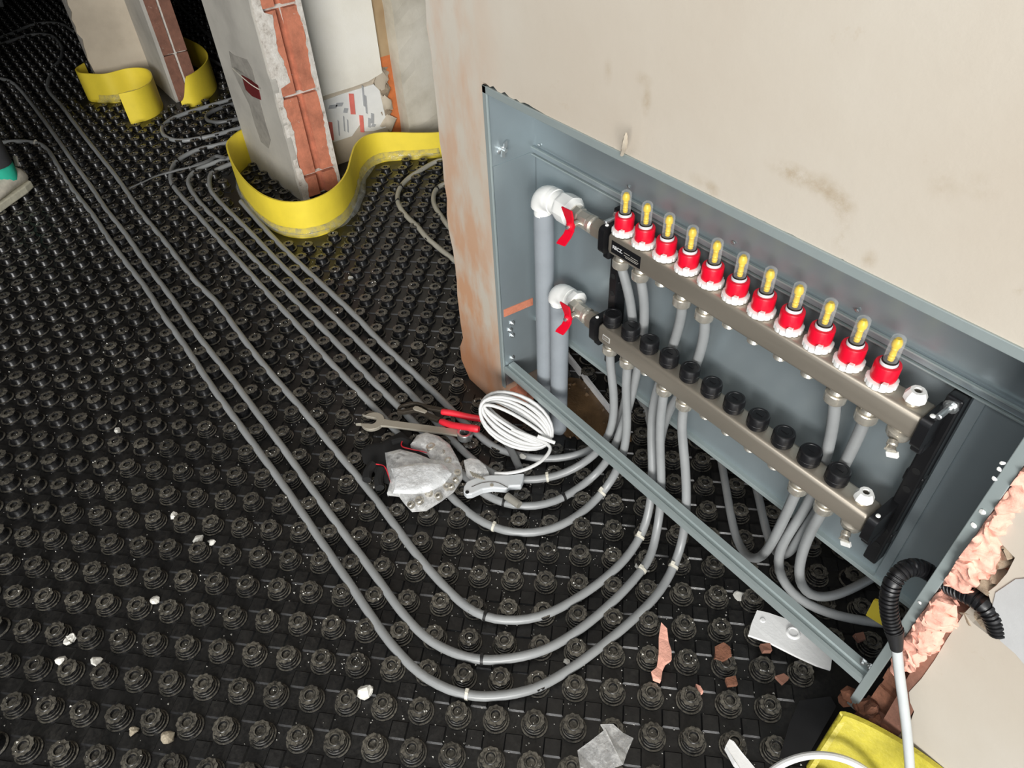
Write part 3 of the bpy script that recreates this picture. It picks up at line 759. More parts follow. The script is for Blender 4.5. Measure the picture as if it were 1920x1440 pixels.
# ---- risers, elbows, valves
def riser(label, x, ztop):
    b = MB().lathe([(.0205,0),(.0210,.02),(.0208,ztop*.5),(.0212,ztop-.01),(.0205,ztop),(.017,ztop),(.017,ztop-.01)], (x, UY+.004, 0), (0,0,1), 24)
    b.noise(.0012, 30, x*10)
    return tag(obj('insulated_riser', b, M['insul']), label, 'pipe')
riser('tall grey insulated riser reaching the upper ball valve', -.230, .600)
riser('shorter grey insulated riser ending below the lower white fitting', -.179, .400)
def fitting(label, x, yc, zc, x1, r=.021):
    t = thing('elbow_fitting', label, 'pipe fitting', (x, yc, zc-.04))
    R_ = .026
    path = [(x, yc, zc-.044), (x, yc, zc-.030)] + [(x+R_-R_*math.cos(a), yc, zc-R_+R_*math.sin(a)) for a in np.linspace(0, math.pi/2, 9)] + [(x+R_+.008, yc, zc)]
    obj('elbow', MB().tube(path, [r*.80, r*.82]+[r*1.06]*9+[r], 24), M['white'], t)
    obj('elbow_rim', MB().lathe([(r*.9,0),(r*1.08,.001),(r*1.08,.010),(r*.9,.011)], (x+R_+.004, yc, zc), (1,0,0), 24), M['white'], t)
    s_ = x+R_+.014
    L = x1-s_
    obj('adapter', MB().lathe([(r*.95,0),(r*1.02,.002),(r*1.02,L*.28),(r*1.16,L*.34),(r*1.22,L*.45),(r*1.22,L*.85),(r*1.05,L*.93),(r*.9,L)], (s_, yc, zc), (1,0,0), 24, mod=lambda k,rr,h: 1+(.025*math.cos(8*2*math.pi*k/24) if rr > r*1.15 else 0)), M['white'], t, smooth=.5)
    return t
def valve(label, x0, yc, zc, x1):
    t = thing('ball_valve', label, 'valve', ((x0+x1)/2, yc, zc-.02))
    L = x1-x0
    hx = lambda k, r, h: 1.0
    obj('valve_body', MB().lathe([(.0150,0),(.0185,.002),(.0185,L*.20),(.0165,L*.23),(.0165,L*.44),(.0150,L*.47)], (x0, yc, zc), (1,0,0), 8), M['nickel'], t, smooth=.4)
    obj('union_ring', MB().lathe([(.0135,L*.44),(.0175,L*.47),(.0175,L*.55),(.0140,L*.58),(.0140,L*.62)], (x0, yc, zc), (1,0,0), 24), M['nickel'], t)
    obj('union_nut', MB().lathe([(.0150,L*.62),(.0190,L*.64),(.0190,L*.83),(.0165,L*.86)], (x0, yc, zc), (1,0,0), 6, phase=.5), M['steel'], t, smooth=.3)
    obj('thread', MB().lathe([(.0150,L*.84),(.0155,L*.90),(.0148,L*.91),(.0155,L*.96),(.0148,L)], (x0, yc, zc), (1,0,0), 20), M['nickel'], t)
    hxx = x0+L*.30
    st = obj('stem', MB().lathe([(.006,-.016),(.006,-.030),(.004,-.031),(.004,-.036)], (hxx, yc, zc), (0,1,0), 12), M['nickel'], t)
    h = MB(); y = yc-.034
    hs = 1.22; outline = [(-.006,-.004),(-.007,.006),(-.010,.018),(-.011,.030),(.009,.033),(.008,.020),(.006,.006),(.007,-.006),(.004,-.018),(-.002,-.034),(-.018,-.037),(-.016,-.030),(-.010,-.018)]
    def hf(u, v, w_):
        bend = -.010*abs(v/.034)**1.5
        return (hxx+u*1.5, y+bend+w_, zc+v*hs)
    h.prism(outline, hf, -.002, .002)
    hd = obj('handle', h, M['red'], t, smooth=0, bevel=.0012)
    obj('handle_hub', MB().lathe([(.0085,-.030),(.0085,-.038),(.006,-.040)], (hxx, yc, zc), (0,1,0), 14), M['red'], hd)
    obj('handle_nut', MB().lathe([(.0045,-.039),(.0045,-.044),(.002,-.045)], (hxx, yc, zc), (0,1,0), 6), M['zinc'], hd, smooth=.3)
    return t
fitting('large white plastic elbow and adapter on the tall riser', -.230, UY+.002, .640, -.130, .0235)
valve('upper nickel ball valve with red butterfly handle', -.135, UY, .640, -.030)
fitting('white plastic elbow and adapter on the shorter riser', -.179, LY+.012, .437, -.112, .0205)
valve('lower nickel ball valve with red butterfly handle', -.118, LY, .437, -.030)

# ================================================================== PIPES
PR = .0092
def pipe(label, pts, mat='pipe', ties=(), name='heating_pipe', r=PR, group=None):
    P = []
    for q in pts:
        if len(q) == 2: P.append(fl(q[0], q[1], .0188))
        elif len(q) == 4: P.append(at(q[0], q[1], q[2], q[3]))
        else: P.append(Vector(q))
    sp = smoothpath(P, 0)
    for it in range(3):
        for i_, q in enumerate(sp):
            if q.z > .028: continue
            c_ = nearest_stud(q.x, q.y)
            if c_ is None: continue
            d_ = Vector((q.x-c_[0], q.y-c_[1], 0)); L_ = d_.length
            if 1e-5 < L_ < .021:
                t_ = sp[min(i_+1, len(sp)-1)]-sp[max(i_-1, 0)]; n_ = Vector((-t_.y, t_.x, 0)).normalized()
                sg = 1 if d_.dot(n_) >= 0 else -1
                sp[i_] = q + n_*sg*(.021-L_)*.5
        for sm_ in range(4): sp = [sp[0]] + [(sp[k-1]+sp[k]*2+sp[k+1])/4 for k in range(1, len(sp)-1)] + [sp[-1]]
    z0 = min(q.z for q in sp)
    t = thing(name, label, 'pipe', tuple(sp[len(sp)//2]), group)
    obj('tube', MB().tube(sp, r, 12), M[mat], t, smooth=1.2)
    for (q, white) in ties:
        c = min(range(1, len(sp)-1), key=lambda i: abs((RM@(np.array(sp[i])-CAM))[0]/(RM@(np.array(sp[i])-CAM))[2]*FPX+960-q[0]) + abs((RM@(np.array(sp[i])-CAM))[1]/(RM@(np.array(sp[i])-CAM))[2]*FPX+720-q[1]))
        d = (sp[c+1]-sp[c-1]).normalized()
        b = MB().lathe([(r*1.0,-.0028),(r*1.16,-.0028),(r*1.16,.0028),(r*1.0,.0028)], sp[c], d, 14, caps=(False, False))
        side = d.cross(Vector((0,0,1))).normalized()
        b.obox(sp[c]+Vector((0,0,r*1.2))+side*.002, d*.003, side*.004, (0,0,.003))
        obj('cable_tie', b, M['tie_w' if white else 'tie'], t)
    return t
xyz = lambda x, y, z: (x, y, z)
def drop(k, bar):
    x = PORT[k]
    return [xyz(x, UY, UZB-.026), xyz(x, UY+.001, UZB-.036)] if bar == 'u' else [xyz(x, LY, LZB-.028), xyz(x, LY, LZB-.05)]
D = lambda L: [tuple(q) for q in L]
trunkA = D([(895,1310),(860,1303),(827,1294),(783,1264),(738,1217),(699,1160),(660,1100),(600,1012),(545,929),(494,858),(435,777),(394,720),(342,641),(300,583),(276,543),(236,492),(200,442),(174,402),(141,363),(112,318),(90,281),(70,267),(40,264),(11,266),(-60,275)])
trunkB = D([(895,1239),(860,1231),(827,1217),(783,1186),(746,1142),(720,1100),(660,1020),(600,938),(544,858),(473,762),(425,697),(371,629),(323,560),(276,498),(234,436),(200,394),(174,354),(141,309),(107,259),(70,208),(36,166),(18,152),(-10,145),(-60,142)])
trunkC = D([(895,1156),(860,1128),(834,1102),(767,1023),(716,950),(660,880),(640,858),(571,772),(525,720),(477,662),(435,606),(402,560),(369,532),(312,456),(265,400),(231,349),(200,307),(157,253),(121,202),(90,166),(90,150),(97,138)])
pipe('outermost grey heating loop curving round to the fifth lower outlet',
     drop(4,'l') + [xyz(.202,LY-.004,.33), (1281,829,'y',-.018), (1288,925,'y',-.020), (1288,965,'y',-.023), (1285,1000,'y',-.030), (1279,1030,'z',.032)] + D([(1266,1066),(1242,1110),(1196,1156),(1135,1205),(1089,1244),(1028,1281),(967,1304),(921,1309)]) + trunkA,
     'pipe', [((1265,1070),1),((880,1306),1),((66,266),1)])
pipe('second grey heating loop from the outside, rising to the fourth lower outlet',
     drop(3,'l') + [xyz(.150,LY-.003,.35), (1236,829,'y',-.016), (1242,914,'y',-.020), (1240,948,'y',-.027), (1236,976,'y',-.036), (1230,1005,'z',.028)] + D([(1220,1038),(1205,1067),(1165,1116),(1120,1156),(1074,1192),(1007,1228),(952,1240),(906,1241)]) + trunkB, 'pipe', [((906,1241),0),((1205,1067),1)])
pipe('third grey heating loop passing behind the lower bar to the fourth upper outlet',
     drop(3,'u') + [(1282,575,'y',.003), (1276,610,'y',.010), (1264,640,'y',.018), (1258,662,'y',.024), (1219,770,'y',.012), (1221,830,'y',.0), (1226,894,'y',-.014), (1223,935,'y',-.028), (1217,968,'y',-.042), (1209,994,'z',.028)] + D([(1196,1021),(1165,1061),(1120,1098),(1074,1128),(1013,1159),(967,1171),(921,1168)]) + trunkC, 'pipe', [((915,1166),0),((1200,1000),1)])
tD1 = D([(924,995),(890,975),(850,938),(800,878),(760,828),(698,760),(620,680),(560,612),(504,552),(461,504),(414,453),(366,397),(335,362),(321,338),(326,304),(340,293),(357,284),(425,269),(450,259)])
tD2 = D([(905,930),(868,890),(830,850),(790,806),(748,763),(700,716),(640,652),(550,560),(475,484),(425,431),(374,380),(356,352),(353,338),(358,321),(374,312),(425,298),(448,290)])
tD3 = D([(926,893),(880,858),(850,828),(793,762),(700,667),(640,608),(594,563),(523,492),(467,433),(408,374),(392,352),(387,338),(389,326),(402,318),(431,308),(450,301)])
tD4 = D([(941,843),(893,815),(847,767),(790,712),(700,628),(678,602),(608,537),(551,484),(509,442),(478,408),(452,378)])
pipe('innermost-side grey loop with a white tie joining the second lower outlet', drop(1,'l') + [xyz(.052,LY-.001,.34), (1171,731,'y',-.014), (1177,768,'y',-.014), (1174,840,'y',-.018), (1161,878,'y',-.022), (1149,900,'z',.04)] + D([(1132,924),(1096,961),(1040,995),(983,1006)]) + tD1, 'pipe', [((928,996),1),((1128,926),1),((325,350),0),((330,302),0)])
pipe('grey loop with black ties running to the second upper outlet', drop(1,'u') + [(1209,545,'y',.004), (1209,577,'y',.010), (1209,615,'y',.024), (1205,650,'y',.025), (1192,703,'y',.014), (1183,757,'y',.004), (1166,800,'y',-.006), (1153,842,'y',-.014), (1141,864,'y',-.020), (1127,882,'z',.034)] + D([(1110,897),(1062,933),(1026,952),(983,959),(941,950)]) + tD2, 'pipe', [((941,950),0),((1062,934),0),((360,318),0)])
pipe('grey loop running past the utility knife to the first lower outlet', drop(0,'l') + [xyz(.0,LY+.002,.34), (1150,717,'y',-.008), (1154,765,'y',-.008), (1146,815,'y',-.010), (1134,835,'y',-.015), (1118,852,'y',-.024), (1098,870,'z',.032)] + D([(1068,888),(1026,901),(983,904),(950,902)]) + tD3, 'pipe', [((1026,901),1),((392,322),0)])
pipe('grey loop passing under the white cable coil to the first upper outlet', drop(0,'u') + [(1180,540,'y',.004), (1185,571,'y',.010), (1189,609,'y',.022), (1189,640,'y',.025), (1180,690,'y',.024), (1176,740,'y',.0235), (1161,794,'y',.022), (1139,826,'y',.016), (1116,841,'y',.004), (1092,853,'z',.034)] + D([(1068,860),(1026,866),(983,860)]) + tD4, 'pipe', [])
pipe('grey pipe dropping from the fifth upper outlet behind the lower bar', drop(4,'u') + [(1326,602,'y',.003), (1322,634,'y',.010), (1312,671,'y',.020), (1302,700,'y',.023), (1270,742,'y',.023), (1244,785,'y',.020), (1235,835,'y',.017), (1234,880,'y',.020), (1235,905,'y',.036), (1233,905,'z',.030)] + D([(1231,880),(1228,845),(1222,805),(1210,760),(1190,715)]), 'pipe')
pipe('grey pipe bending from the tenth lower outlet back under the cabinet', drop(9,'l') + [(1478,955,'y',-.009), (1463,988,'y',-.006), (1440,1030,'y',.010), (1420,1052,'y',.040), (1400,1054,'z',.02), (1385,1035,'z',.014)] + D([(1376,1000),(1364,932),(1357,882),(1349,849),(1338,800)]), 'pipe')
pipe('grey pipe with a tight bend below the eleventh lower outlet', drop(10,'l') + [(1524,985,'y',-.002), (1506,1028,'y',.012), (1494,1075,'y',.028), (1499,1112,'y',.04), (1526,1132,'z',.05), (1577,1117,'z',.04), (1619,1092,'z',.03), (1650,1076,'z',.02), (1720,1040,'z',.0125)], 'pipe')
pipe('grey pipe from the tenth upper outlet crossing low behind the bottom rail', drop(9,'u') + [(1570,752,'y',.003), (1563,793,'y',.010), (1555,837,'y',.020), (1546,878,'y',.023), (1515,949,'y',.015), (1489,983,'y',.0145), (1461,1027,'y',.017), (1450,1064,'y',.022), (1462,1096,'y',.032), (1495,1130,'z',.045), (1526,1145,'z',.04), (1591,1161,'z',.03), (1661,1171,'z',.02), (1740,1175,'z',.0125)], 'pipe')
pipe('grey pipe from the eleventh upper outlet leaning behind the lower bar', drop(10,'u') + [(1622,788,'y',.003), (1608,822,'y',.010), (1590,858,'y',.020), (1577,884,'y',.023), (1544,942,'y',.024), (1522,974,'y',.0235), (1508,994,'y',.0225), (1496,1012,'y',.0225), (1486,1030,'y',.034), (1477,1042,'y',.052), (1466,1044,'y',.066), (1452,1034,'z',.03), (1444,1020,'z',.0188)] + D([(1436,1000),(1424,932),(1415,898),(1400,850)]), 'pipe')
pipe('grey pipe bend behind the wall end below the yellow strip', D([(1010,610),(960,570),(900,525),(850,485),(825,465),(794,438),(767,413),(751,393),(743,374),(747,352),(762,334),(794,315),(823,299)]) + [xyz(-1.50,.655,.0188), xyz(-1.3,.70,.0188), xyz(-.9,.72,.0188), xyz(-.5,.72,.0188)], 'pipe_pale', [((750,352),0),((745,380),0)])
pipe('inner grey pipe bend half hidden by the wall end', D([(1010,575),(950,520),(880,460),(834,416),(815,393),(810,374),(815,354),(831,341)]) + [xyz(-1.30,.545,.0188), xyz(-1.15,.60,.0188), xyz(-.85,.62,.0188), xyz(-.5,.62,.0188)], 'pipe_pale', [((817,356),0)])
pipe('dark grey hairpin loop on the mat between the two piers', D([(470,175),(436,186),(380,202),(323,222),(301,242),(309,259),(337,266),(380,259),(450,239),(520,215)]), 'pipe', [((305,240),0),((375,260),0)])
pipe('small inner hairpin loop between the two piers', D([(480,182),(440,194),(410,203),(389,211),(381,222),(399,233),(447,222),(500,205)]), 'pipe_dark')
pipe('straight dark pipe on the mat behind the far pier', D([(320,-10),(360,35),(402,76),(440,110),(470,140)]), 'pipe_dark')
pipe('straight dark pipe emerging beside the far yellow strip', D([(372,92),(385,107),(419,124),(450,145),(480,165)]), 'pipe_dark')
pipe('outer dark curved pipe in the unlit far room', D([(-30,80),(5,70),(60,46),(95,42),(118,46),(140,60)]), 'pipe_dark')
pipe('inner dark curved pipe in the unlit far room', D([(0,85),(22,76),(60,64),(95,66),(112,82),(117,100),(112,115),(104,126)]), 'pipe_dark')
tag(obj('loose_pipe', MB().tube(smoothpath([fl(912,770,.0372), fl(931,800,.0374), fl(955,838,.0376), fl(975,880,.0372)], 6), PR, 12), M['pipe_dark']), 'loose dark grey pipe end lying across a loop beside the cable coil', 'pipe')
tag(obj('pipe_offcut', MB().tube([fl(950,930,.0370), fl(974,947,.0370)], PR, 14), M['pipe_dusty']), 'short grey pipe offcut lying on the studs below the knife', 'offcut')
tag(obj('mortar_rod', MB().tube(smoothpath([fl(243,353,.031), fl(300,328,.033), fl(345,316,.034), fl(390,302,.0355), fl(405,293,.036), fl(422,296,.036)], 4), [.003]*5+[.0045]*5+[.007]*11, 7).noise(.003, 40), M['pipe_dark']), 'thin crooked grey rod lying across pipes beside the middle pier', 'rod')

# ================================================================== YELLOW EDGE STRIPS
def strip(label, pts, h, mat='foam_yellow', lean=None, th=.006, z0=.0, name='edge_strip'):
    P = smoothpath([Vector((x, y, 0)) for x, y in pts], 6)
    b = MB(); n = len(P); vs = []
    for i, q in enumerate(P):
        t_ = (P[min(i+1, n-1)]-P[max(i-1, 0)]).normalized(); nn = Vector((-t_.y, t_.x, 0))*th/2
        hh = h if not callable(h) else h(i/(n-1))
        le = Vector((0,0,0)) if lean is None else lean(i/(n-1))
        vs += [q-nn+Vector((0,0,z0)), q+nn+Vector((0,0,z0)), q+nn+le+Vector((0,0,hh)), q-nn+le+Vector((0,0,hh))]
    fs = []
    for i in range(n-1):
        for k in range(4): l = (k+1) % 4; fs.append((i*4+k, i*4+l, (i+1)*4+l, (i+1)*4+k))
    fs += [(0,1,2,3), tuple((n-1)*4+k for k in (3,2,1,0))]
    b.add(vs, fs)
    return tag(obj(name, b, M[mat], smooth=.9), label, 'edge strip')
strip('tall yellow foam edge strip winding around the middle pier to the wall', s2, lambda t: float(np.interp(t*(len(s2)-1), range(len(s2h)), s2h)))
strip('yellow foam edge strip with a curled loose end at the far pier', s1, .14)
strip('short torn yellow foam edge strip beside the brick end of the far pier', s3, lambda t: .14 if t < .78 else .14-.11*(t-.78)/.22+.012*math.sin(t*160))
obj_s = strip('rough lime yellow foam strip peeling off the wall foot near torn brick', [(fl(1512,1455).x-.0, fl(1512,1455).y+.005), (.70,-.165), (.76,-.125), (.86,-.095), (1.1,-.085)], lambda t: .11+.02*t, 'foam_lime', lambda t: Vector((-.01, .055*(1-t)+.012, 0)), .008)
tag(obj('foam_scrap', MB().prism([(0,0),(.035,.006),(.045,.028),(.030,.036),(.026,.060),(-.004,.040)], lambda u,v,w_: (.605+u, .105+w_+.3*v, .07+v*.9), 0, .006), M['foam_yellow'], smooth=0), 'small bright yellow foam scrap under the cabinet beside the conduit', 'foam scrap')
tag(obj('mat_flap', MB().prism([fl(*q)[:2] for q in [(1470,1375),(1490,1330),(1545,1325),(1555,1345),(1500,1440),(1450,1440)]], lambda u,v,w_: (u,v,w_+.02*max(0,(u-.58)/.1)), .027, .029), M['black_rubber'], smooth=0), 'smooth black mat flap beside the lime yellow foam strip', 'mat flap')
# clear film skirt at the foot of the strip
def skirt(label, pts, out, z1=.05, taper=False):
    P = smoothpath([Vector((x, y, 0)) for x, y in pts], 8); n = len(P); vs = []; fs = []
    for i, q in enumerate(P):
        t_ = (P[min(i+1,n-1)]-P[max(i-1,0)]).normalized(); nn = Vector((t_.y, -t_.x, 0))
        u_ = i/(n-1); w1 = out*(.7+.4*noise.noise(q*9))*(1 if not taper else min(1, .40+max(0, (u_-.30))*3, .45+max(0, (.88-u_))*4))
        vs += [q+nn*.006+Vector((0,0,z1)), q+nn*.012+Vector((0,0,z1*.5)), q+nn*(.004+w1*.5)+Vector((0,0,.022)), q+nn*(.004+w1)+Vector((0,0,.012+.004*noise.noise(q*30)))]
    for i in range(n-1):
        for k in range(3): fs.append((i*4+k, i*4+k+1, (i+1)*4+k+1, (i+1)*4+k))
    b = MB().add(vs, fs).noise(.003, 25)
    o = obj('film_skirt', b, M['film'], smooth=.8)
    md = o.modifiers.new('thickness', 'SOLIDIFY'); md.thickness = .0006
    return tag(o, label, 'plastic film')
skirt('crinkled clear film skirt at the foot of the tall yellow strip', s2[6:22], .036, .042, True)
skirt('clear film skirt under the curled yellow strip at the far pier', s1[3:8], .04, .04)

# ================================================================== CABLES AND CONDUIT
def corrugated(path, r, pitch, depth):
    P = smoothpath(path, 0); L = [0]
    for a, c in zip(P[:-1], P[1:]): L.append(L[-1]+(c-a).length)
    n = int(L[-1]/pitch*6); Q = []; R_ = []
    j = 0
    for k in range(n+1):
        s_ = L[-1]*k/n
        while j < len(L)-2 and L[j+1] < s_: j += 1
        t_ = (s_-L[j])/max(1e-6, L[j+1]-L[j]); Q.append(P[j].lerp(P[j+1], t_)); R_.append(r - depth*(1 if k % 6 in (0, 5) else 0))
    return MB().tube(Q, R_, 16)
cond = thing('corrugated_conduit', 'black corrugated conduit arching out of the torn wall beside the cabinet', 'conduit', tuple(wl(1690,1180,-.09)))
obj('hose', corrugated([wl(1872,1185,-.060), wl(1862,1158,-.064), wl(1842,1132,-.066), wl(1808,1112,-.062), wl(1772,1094,-.050), wl(1746,1076,-.045), wl(1722,1064,-.055), wl(1696,1068,-.075), wl(1674,1092,-.095), wl(1666,1130,-.105), wl(1672,1170,-.106), wl(1677,1184,-.106)], .0125, .0062, .0022), M['black'], cond, smooth=.8)
obj('tape_wrap', MB().tube([wl(1676,1180,-.106), wl(1679,1198,-.106), wl(1681,1216,-.106)], [.0132,.0105,.0085], 14), M['black_rubber'], cond)
obj('cable', MB().tube(smoothpath([wl(1681,1212,-.106), wl(1686,1260,-.108), wl(1694,1320,-.112), wl(1702,1390,-.118), wl(1706,1470,-.13), wl(1700,1520,-.16)], 6), .0072, 12), M['grey_cable'], cond, label='pale grey cable leaving the conduit')
tag(obj('white_cable', MB().tube(smoothpath([fl(1420,1475,.03), fl(1455,1440,.05), fl(1500,1420,.075), fl(1545,1416,.085), fl(1590,1426,.085), fl(1625,1446,.075), fl(1660,1480,.05)], 8), .0062, 10), M['white_cable']), 'white cable arching over the lime yellow foam strip', 'cable')
# coil of white cable
coil = thing('cable_coil', 'coil of white cable leaning beside the insulated risers', 'cable', tuple(fl(965,800)))
c0_, c1_ = Vector(fl(905,752,.140)), Vector(fl(1032,826,.065))
uvec = (c1_-c0_)/2; cen = (c0_+c1_)/2
vvec = (fl(940,815,.052)-fl(985,765,.118)); vvec = vvec - uvec*(vvec.dot(uvec)/uvec.length_squared); vvec = vvec.normalized()*.062
nn_ = uvec.cross(vvec).normalized()
path = []
turns = 11
for k in range(turns*28+8):
    a = 2*math.pi*k/28; tt = k/(turns*28)
    ti = int(tt*turns); f1 = ((ti*7) % 11)/10
    wob = .28+.72*f1+.03*math.sin(a*2+ti)
    off = ((ti*5) % 11/10-.5)*.034
    path.append(cen + uvec*math.cos(a)*(.90+.10*f1) + vvec*math.sin(a)*wob + nn_*(off+.006*math.sin(a*1.3+ti)))
obj('turns', MB().tube(path, .0042, 8), M['white_cable'], coil, smooth=1.2)
obj('lead', MB().tube(smoothpath([path[-1], fl(1031,838,.072), fl(1020,860,.062), fl(988,879,.052), fl(955,887,.045), fl(928,888,.040)], 6), .0042, 8), M['white_cable'], coil)
obj('wrap_tie', MB().tube(smoothpath([fl(1008,818,.092), fl(1022,823,.088), fl(1040,830,.078)], 4), .0045, 8), M['white'], coil)
tag(obj('hanging_cable', MB().tube(smoothpath([wl(990,722,.002), wl(993,745,.0), wl(998,770,-.002), fl(1000,784,.012)], 5), .004, 8), M['white_cable']), 'short white cable hanging down beside the tall insulated riser', 'cable')

# ================================================================== TOOLS
def frame2(p, q, z):
    """local frame on the floor: origin p, u along p->q, v left of it"""
    p, q = Vector(p), Vector(q); u = (q-p); u.z = 0; L = u.length; u.normalize(); v = Vector((-u.y, u.x, 0))
    return p, u, v, L
def flat_fn(p, u, v, tilt=0):
    return lambda a, c, w_: p + u*a + v*c + Vector((0,0,w_ + tilt*a))
# combination spanner
p, u, v, L = frame2(fl(697,793,.03), fl(872,820,.03), 0)
sp_t = thing('spanner', 'long steel combination spanner lying on the studs beside red pliers', 'spanner', tuple(fl(780,805)))
arc = lambda cx, cy, r, a0, a1, n: [(cx+r*math.cos(math.radians(a0+(a1-a0)*k/n)), cy+r*math.sin(math.radians(a0+(a1-a0)*k/n))) for k in range(n+1)]
head = arc(.004, 0, .030, 22, 150, 10) + [(-.032,.017),(-.018,.0125),(-.002,.0115)] + arc(.002, 0, .0118, 80, -80, 6) + [(-.002,-.0115),(-.020,-.014),(-.036,-.018)] + arc(.004, 0, .030, -148, -22, 10)
obj('jaw', MB().prism(head, flat_fn(p, u, v), .0, .010), M['tool'], sp_t, smooth=0, bevel=.0012)
obj('shank', MB().prism([(.024,-.0135),(.045,-.0110),(L-.016,-.0105),(L-.016,.0105),(.045,.0110),(.024,.0135)], flat_fn(p, u, v, .03), .002, .0085), M['tool'], sp_t, smooth=0, bevel=.0015)
rc = p + u*(L) + Vector((0,0,.006))
obj('ring', MB().lathe([(.0115,-.006),(.0185,-.006),(.0195,0),(.0190,.012),(.0180,.014),(.0125,.014),(.0115,.012),(.0115,-.006)], rc, (0,0,1), 24, caps=(False, False)), M['zinc'], sp_t)
# water pump pliers
pl = thing('pliers', 'water pump pliers with red grips lying on the pipes', 'pliers', tuple(fl(830,785)))
p, u, v, L = frame2(fl(745,772,.045), fl(905,790,.045), 0)
obj('jaw', MB().prism([(0,.004),(.012,.016),(.034,.026),(.056,.024),(.075,.014),(.110,.012),(.128,.010),(.128,.022),(.07,.028),(.045,.034),(.025,.032),(.004,.016)], flat_fn(p, u, v), .0, .010), M['tool_dark'], pl, smooth=0, bevel=.001)
obj('jaw', MB().prism([(0,.002),(.018,.004),(.040,.018),(.060,.020),(.085,.002),(.105,-.006),(.118,-.010),(.112,-.020),(.090,-.014),(.065,.002),(.045,.006),(.02,-.006),(.002,-.006)], flat_fn(p, u, v), -.003, .008), M['tool_dark'], pl, smooth=0, bevel=.001)
obj('slot_plate', MB().prism([(.040,.008),(.046,.003),(.076,-.004),(.080,.004),(.052,.016),(.044,.016)], flat_fn(p, u, v), .008, .0125), M['tool'], pl, smooth=0, bevel=.001)
q1 = [fl(828,772,.052), fl(850,775,.053), fl(880,782,.052), fl(906,786,.050)]; q2 = [fl(826,790,.046), fl(848,797,.052), fl(875,801,.0625), fl(898,805,.066)]
obj('grip', MB().tube(smoothpath(q1, 6), [.007]*1+[.0085]*15+[.0078]*3, 12), M['red_grip'], pl)
obj('grip', MB().tube(smoothpath(q2, 6), [.007]*1+[.0085]*13+[.0095]*4+[.0075], 12), M['red_grip'], pl)
# utility knife
kn = thing('utility_knife', 'silver utility knife lying across a grey loop below the cable coil', 'knife', tuple(fl(925,910)))
ko = [fl(*q, .040) for q in [(870,915),(876,905),(893,898),(920,893),(955,893),(983,890),(981,903),(977,913),(955,914),(950,919),(925,917),(905,920),(885,929),(875,930),(869,924)]]
pk = [(q.x, q.y) for q in ko]
obj('handle', MB().prism(pk, lambda a,c,w_: (a,c,w_), .028, .046), M['alu'], kn, smooth=0, bevel=.003)
obj('rivet', MB().lathe([(.0045,0),(.004,.002)], fl(922,910,.046), (0,0,1), 12), M['tool'], kn)
obj('hang_hole_shade', MB().lathe([(.0045,0),(.0045,.0012)], fl(876,923,.046), (0,0,1), 12), M['hole'], kn)  # dark disc painted for the shade inside the hanging hole
b = MB().tube(smoothpath([fl(884,913,.0465), fl(905,905,.0465), fl(930,904,.0465), fl(952,914,.0465)], 5), .0008, 5); obj('seam', b, M['tool_dark'], kn)
# bag of fittings: bent cushion of clear film with nuts inside
bag = thing('fittings_bag', 'clear plastic bag full of small fittings folded on the mat', 'bag', tuple(fl(790,900)))
def cushion(pts, h, z0, seedn, amp=.004):
    """pillow over a px outline: rings shrink to the centre while rising"""
    P = [fl(*q, z0) for q in pts]; c = sum(P, Vector())/len(P); n = len(P); vs = []; fs = []
    lev = [(1.0,0),(1.02,.35),(.93,.68),(.76,.88),(.5,.98),(.2,1.0)]
    for (s_, hh) in lev:
        for q in P: vs.append(c+(q-c)*s_+Vector((0,0,h*hh)))
    for i in range(len(lev)-1):
        for k in range(n): l = (k+1) % n; fs.append((i*n+k, i*n+l, (i+1)*n+l, (i+1)*n+k))
    fs.append(tuple((len(lev)-1)*n+k for k in range(n))); fs.append(tuple(range(n-1,-1,-1)))
    m_ = MB().add(vs, fs); m_.noise(amp, 30, seedn); return m_
upper = [(772,838),(782,822),(800,818),(826,826),(846,842),(860,864),(866,884),(846,888),(822,884),(810,866),(800,852),(786,846)]
lower = [(724,856),(752,850),(780,858),(810,868),(838,872),(864,878),(866,900),(852,922),(828,940),(800,956),(772,960),(758,944),(750,930),(728,930),(734,906),(728,884)]
obj('bag_fold', cushion(upper, .028, .037, 1), M['bag'], bag, smooth=1.0)
obj('bag_body', cushion(lower, .032, .036, 2), M['bag'], bag, smooth=1.0)
obj('bag_mouth', cushion([(736,880),(758,876),(790,872),(836,874),(848,890),(836,906),(808,922),(780,926),(738,926),(744,904)], .014, .066, 3, .009), M['bag_white'], bag, smooth=.6)
for (pxy, r) in [((786,938),.010),((804,925),.010),((808,838),.012),((858,886),.008),((854,900),.007),((830,850),.009),((840,864),.009),((838,912),.009),((822,930),.009),((770,946),.008),((846,912),.008)]:
    q = fl(*pxy, .060)
    obj('fitting_nut', MB().lathe([(r*.5,-.006),(r,-.006),(r,.003),(r*.85,.005),(r*.5,.005),(r*.5,-.006)], q, (rnd.uniform(-.3,.3),rnd.uniform(-.4,0),1), 12, caps=(False,False)), M['nickel'], bag, smooth=.4)
sb = thing('small_fittings_bag', 'small crumpled clear bag of screws above the utility knife', 'bag', tuple(fl(892,888)))
obj('bag_body', cushion([(873,872),(884,866),(900,870),(912,884),(918,894),(905,900),(888,902),(876,894)], .03, .028, 5, .006), M['bag'], sb, smooth=1)
for k in range(6): obj('screw', MB().tube([fl(882+k*4,884+k*2,.05), fl(888+k*4,894+k,.052)], .002, 6), M['tool'], sb)
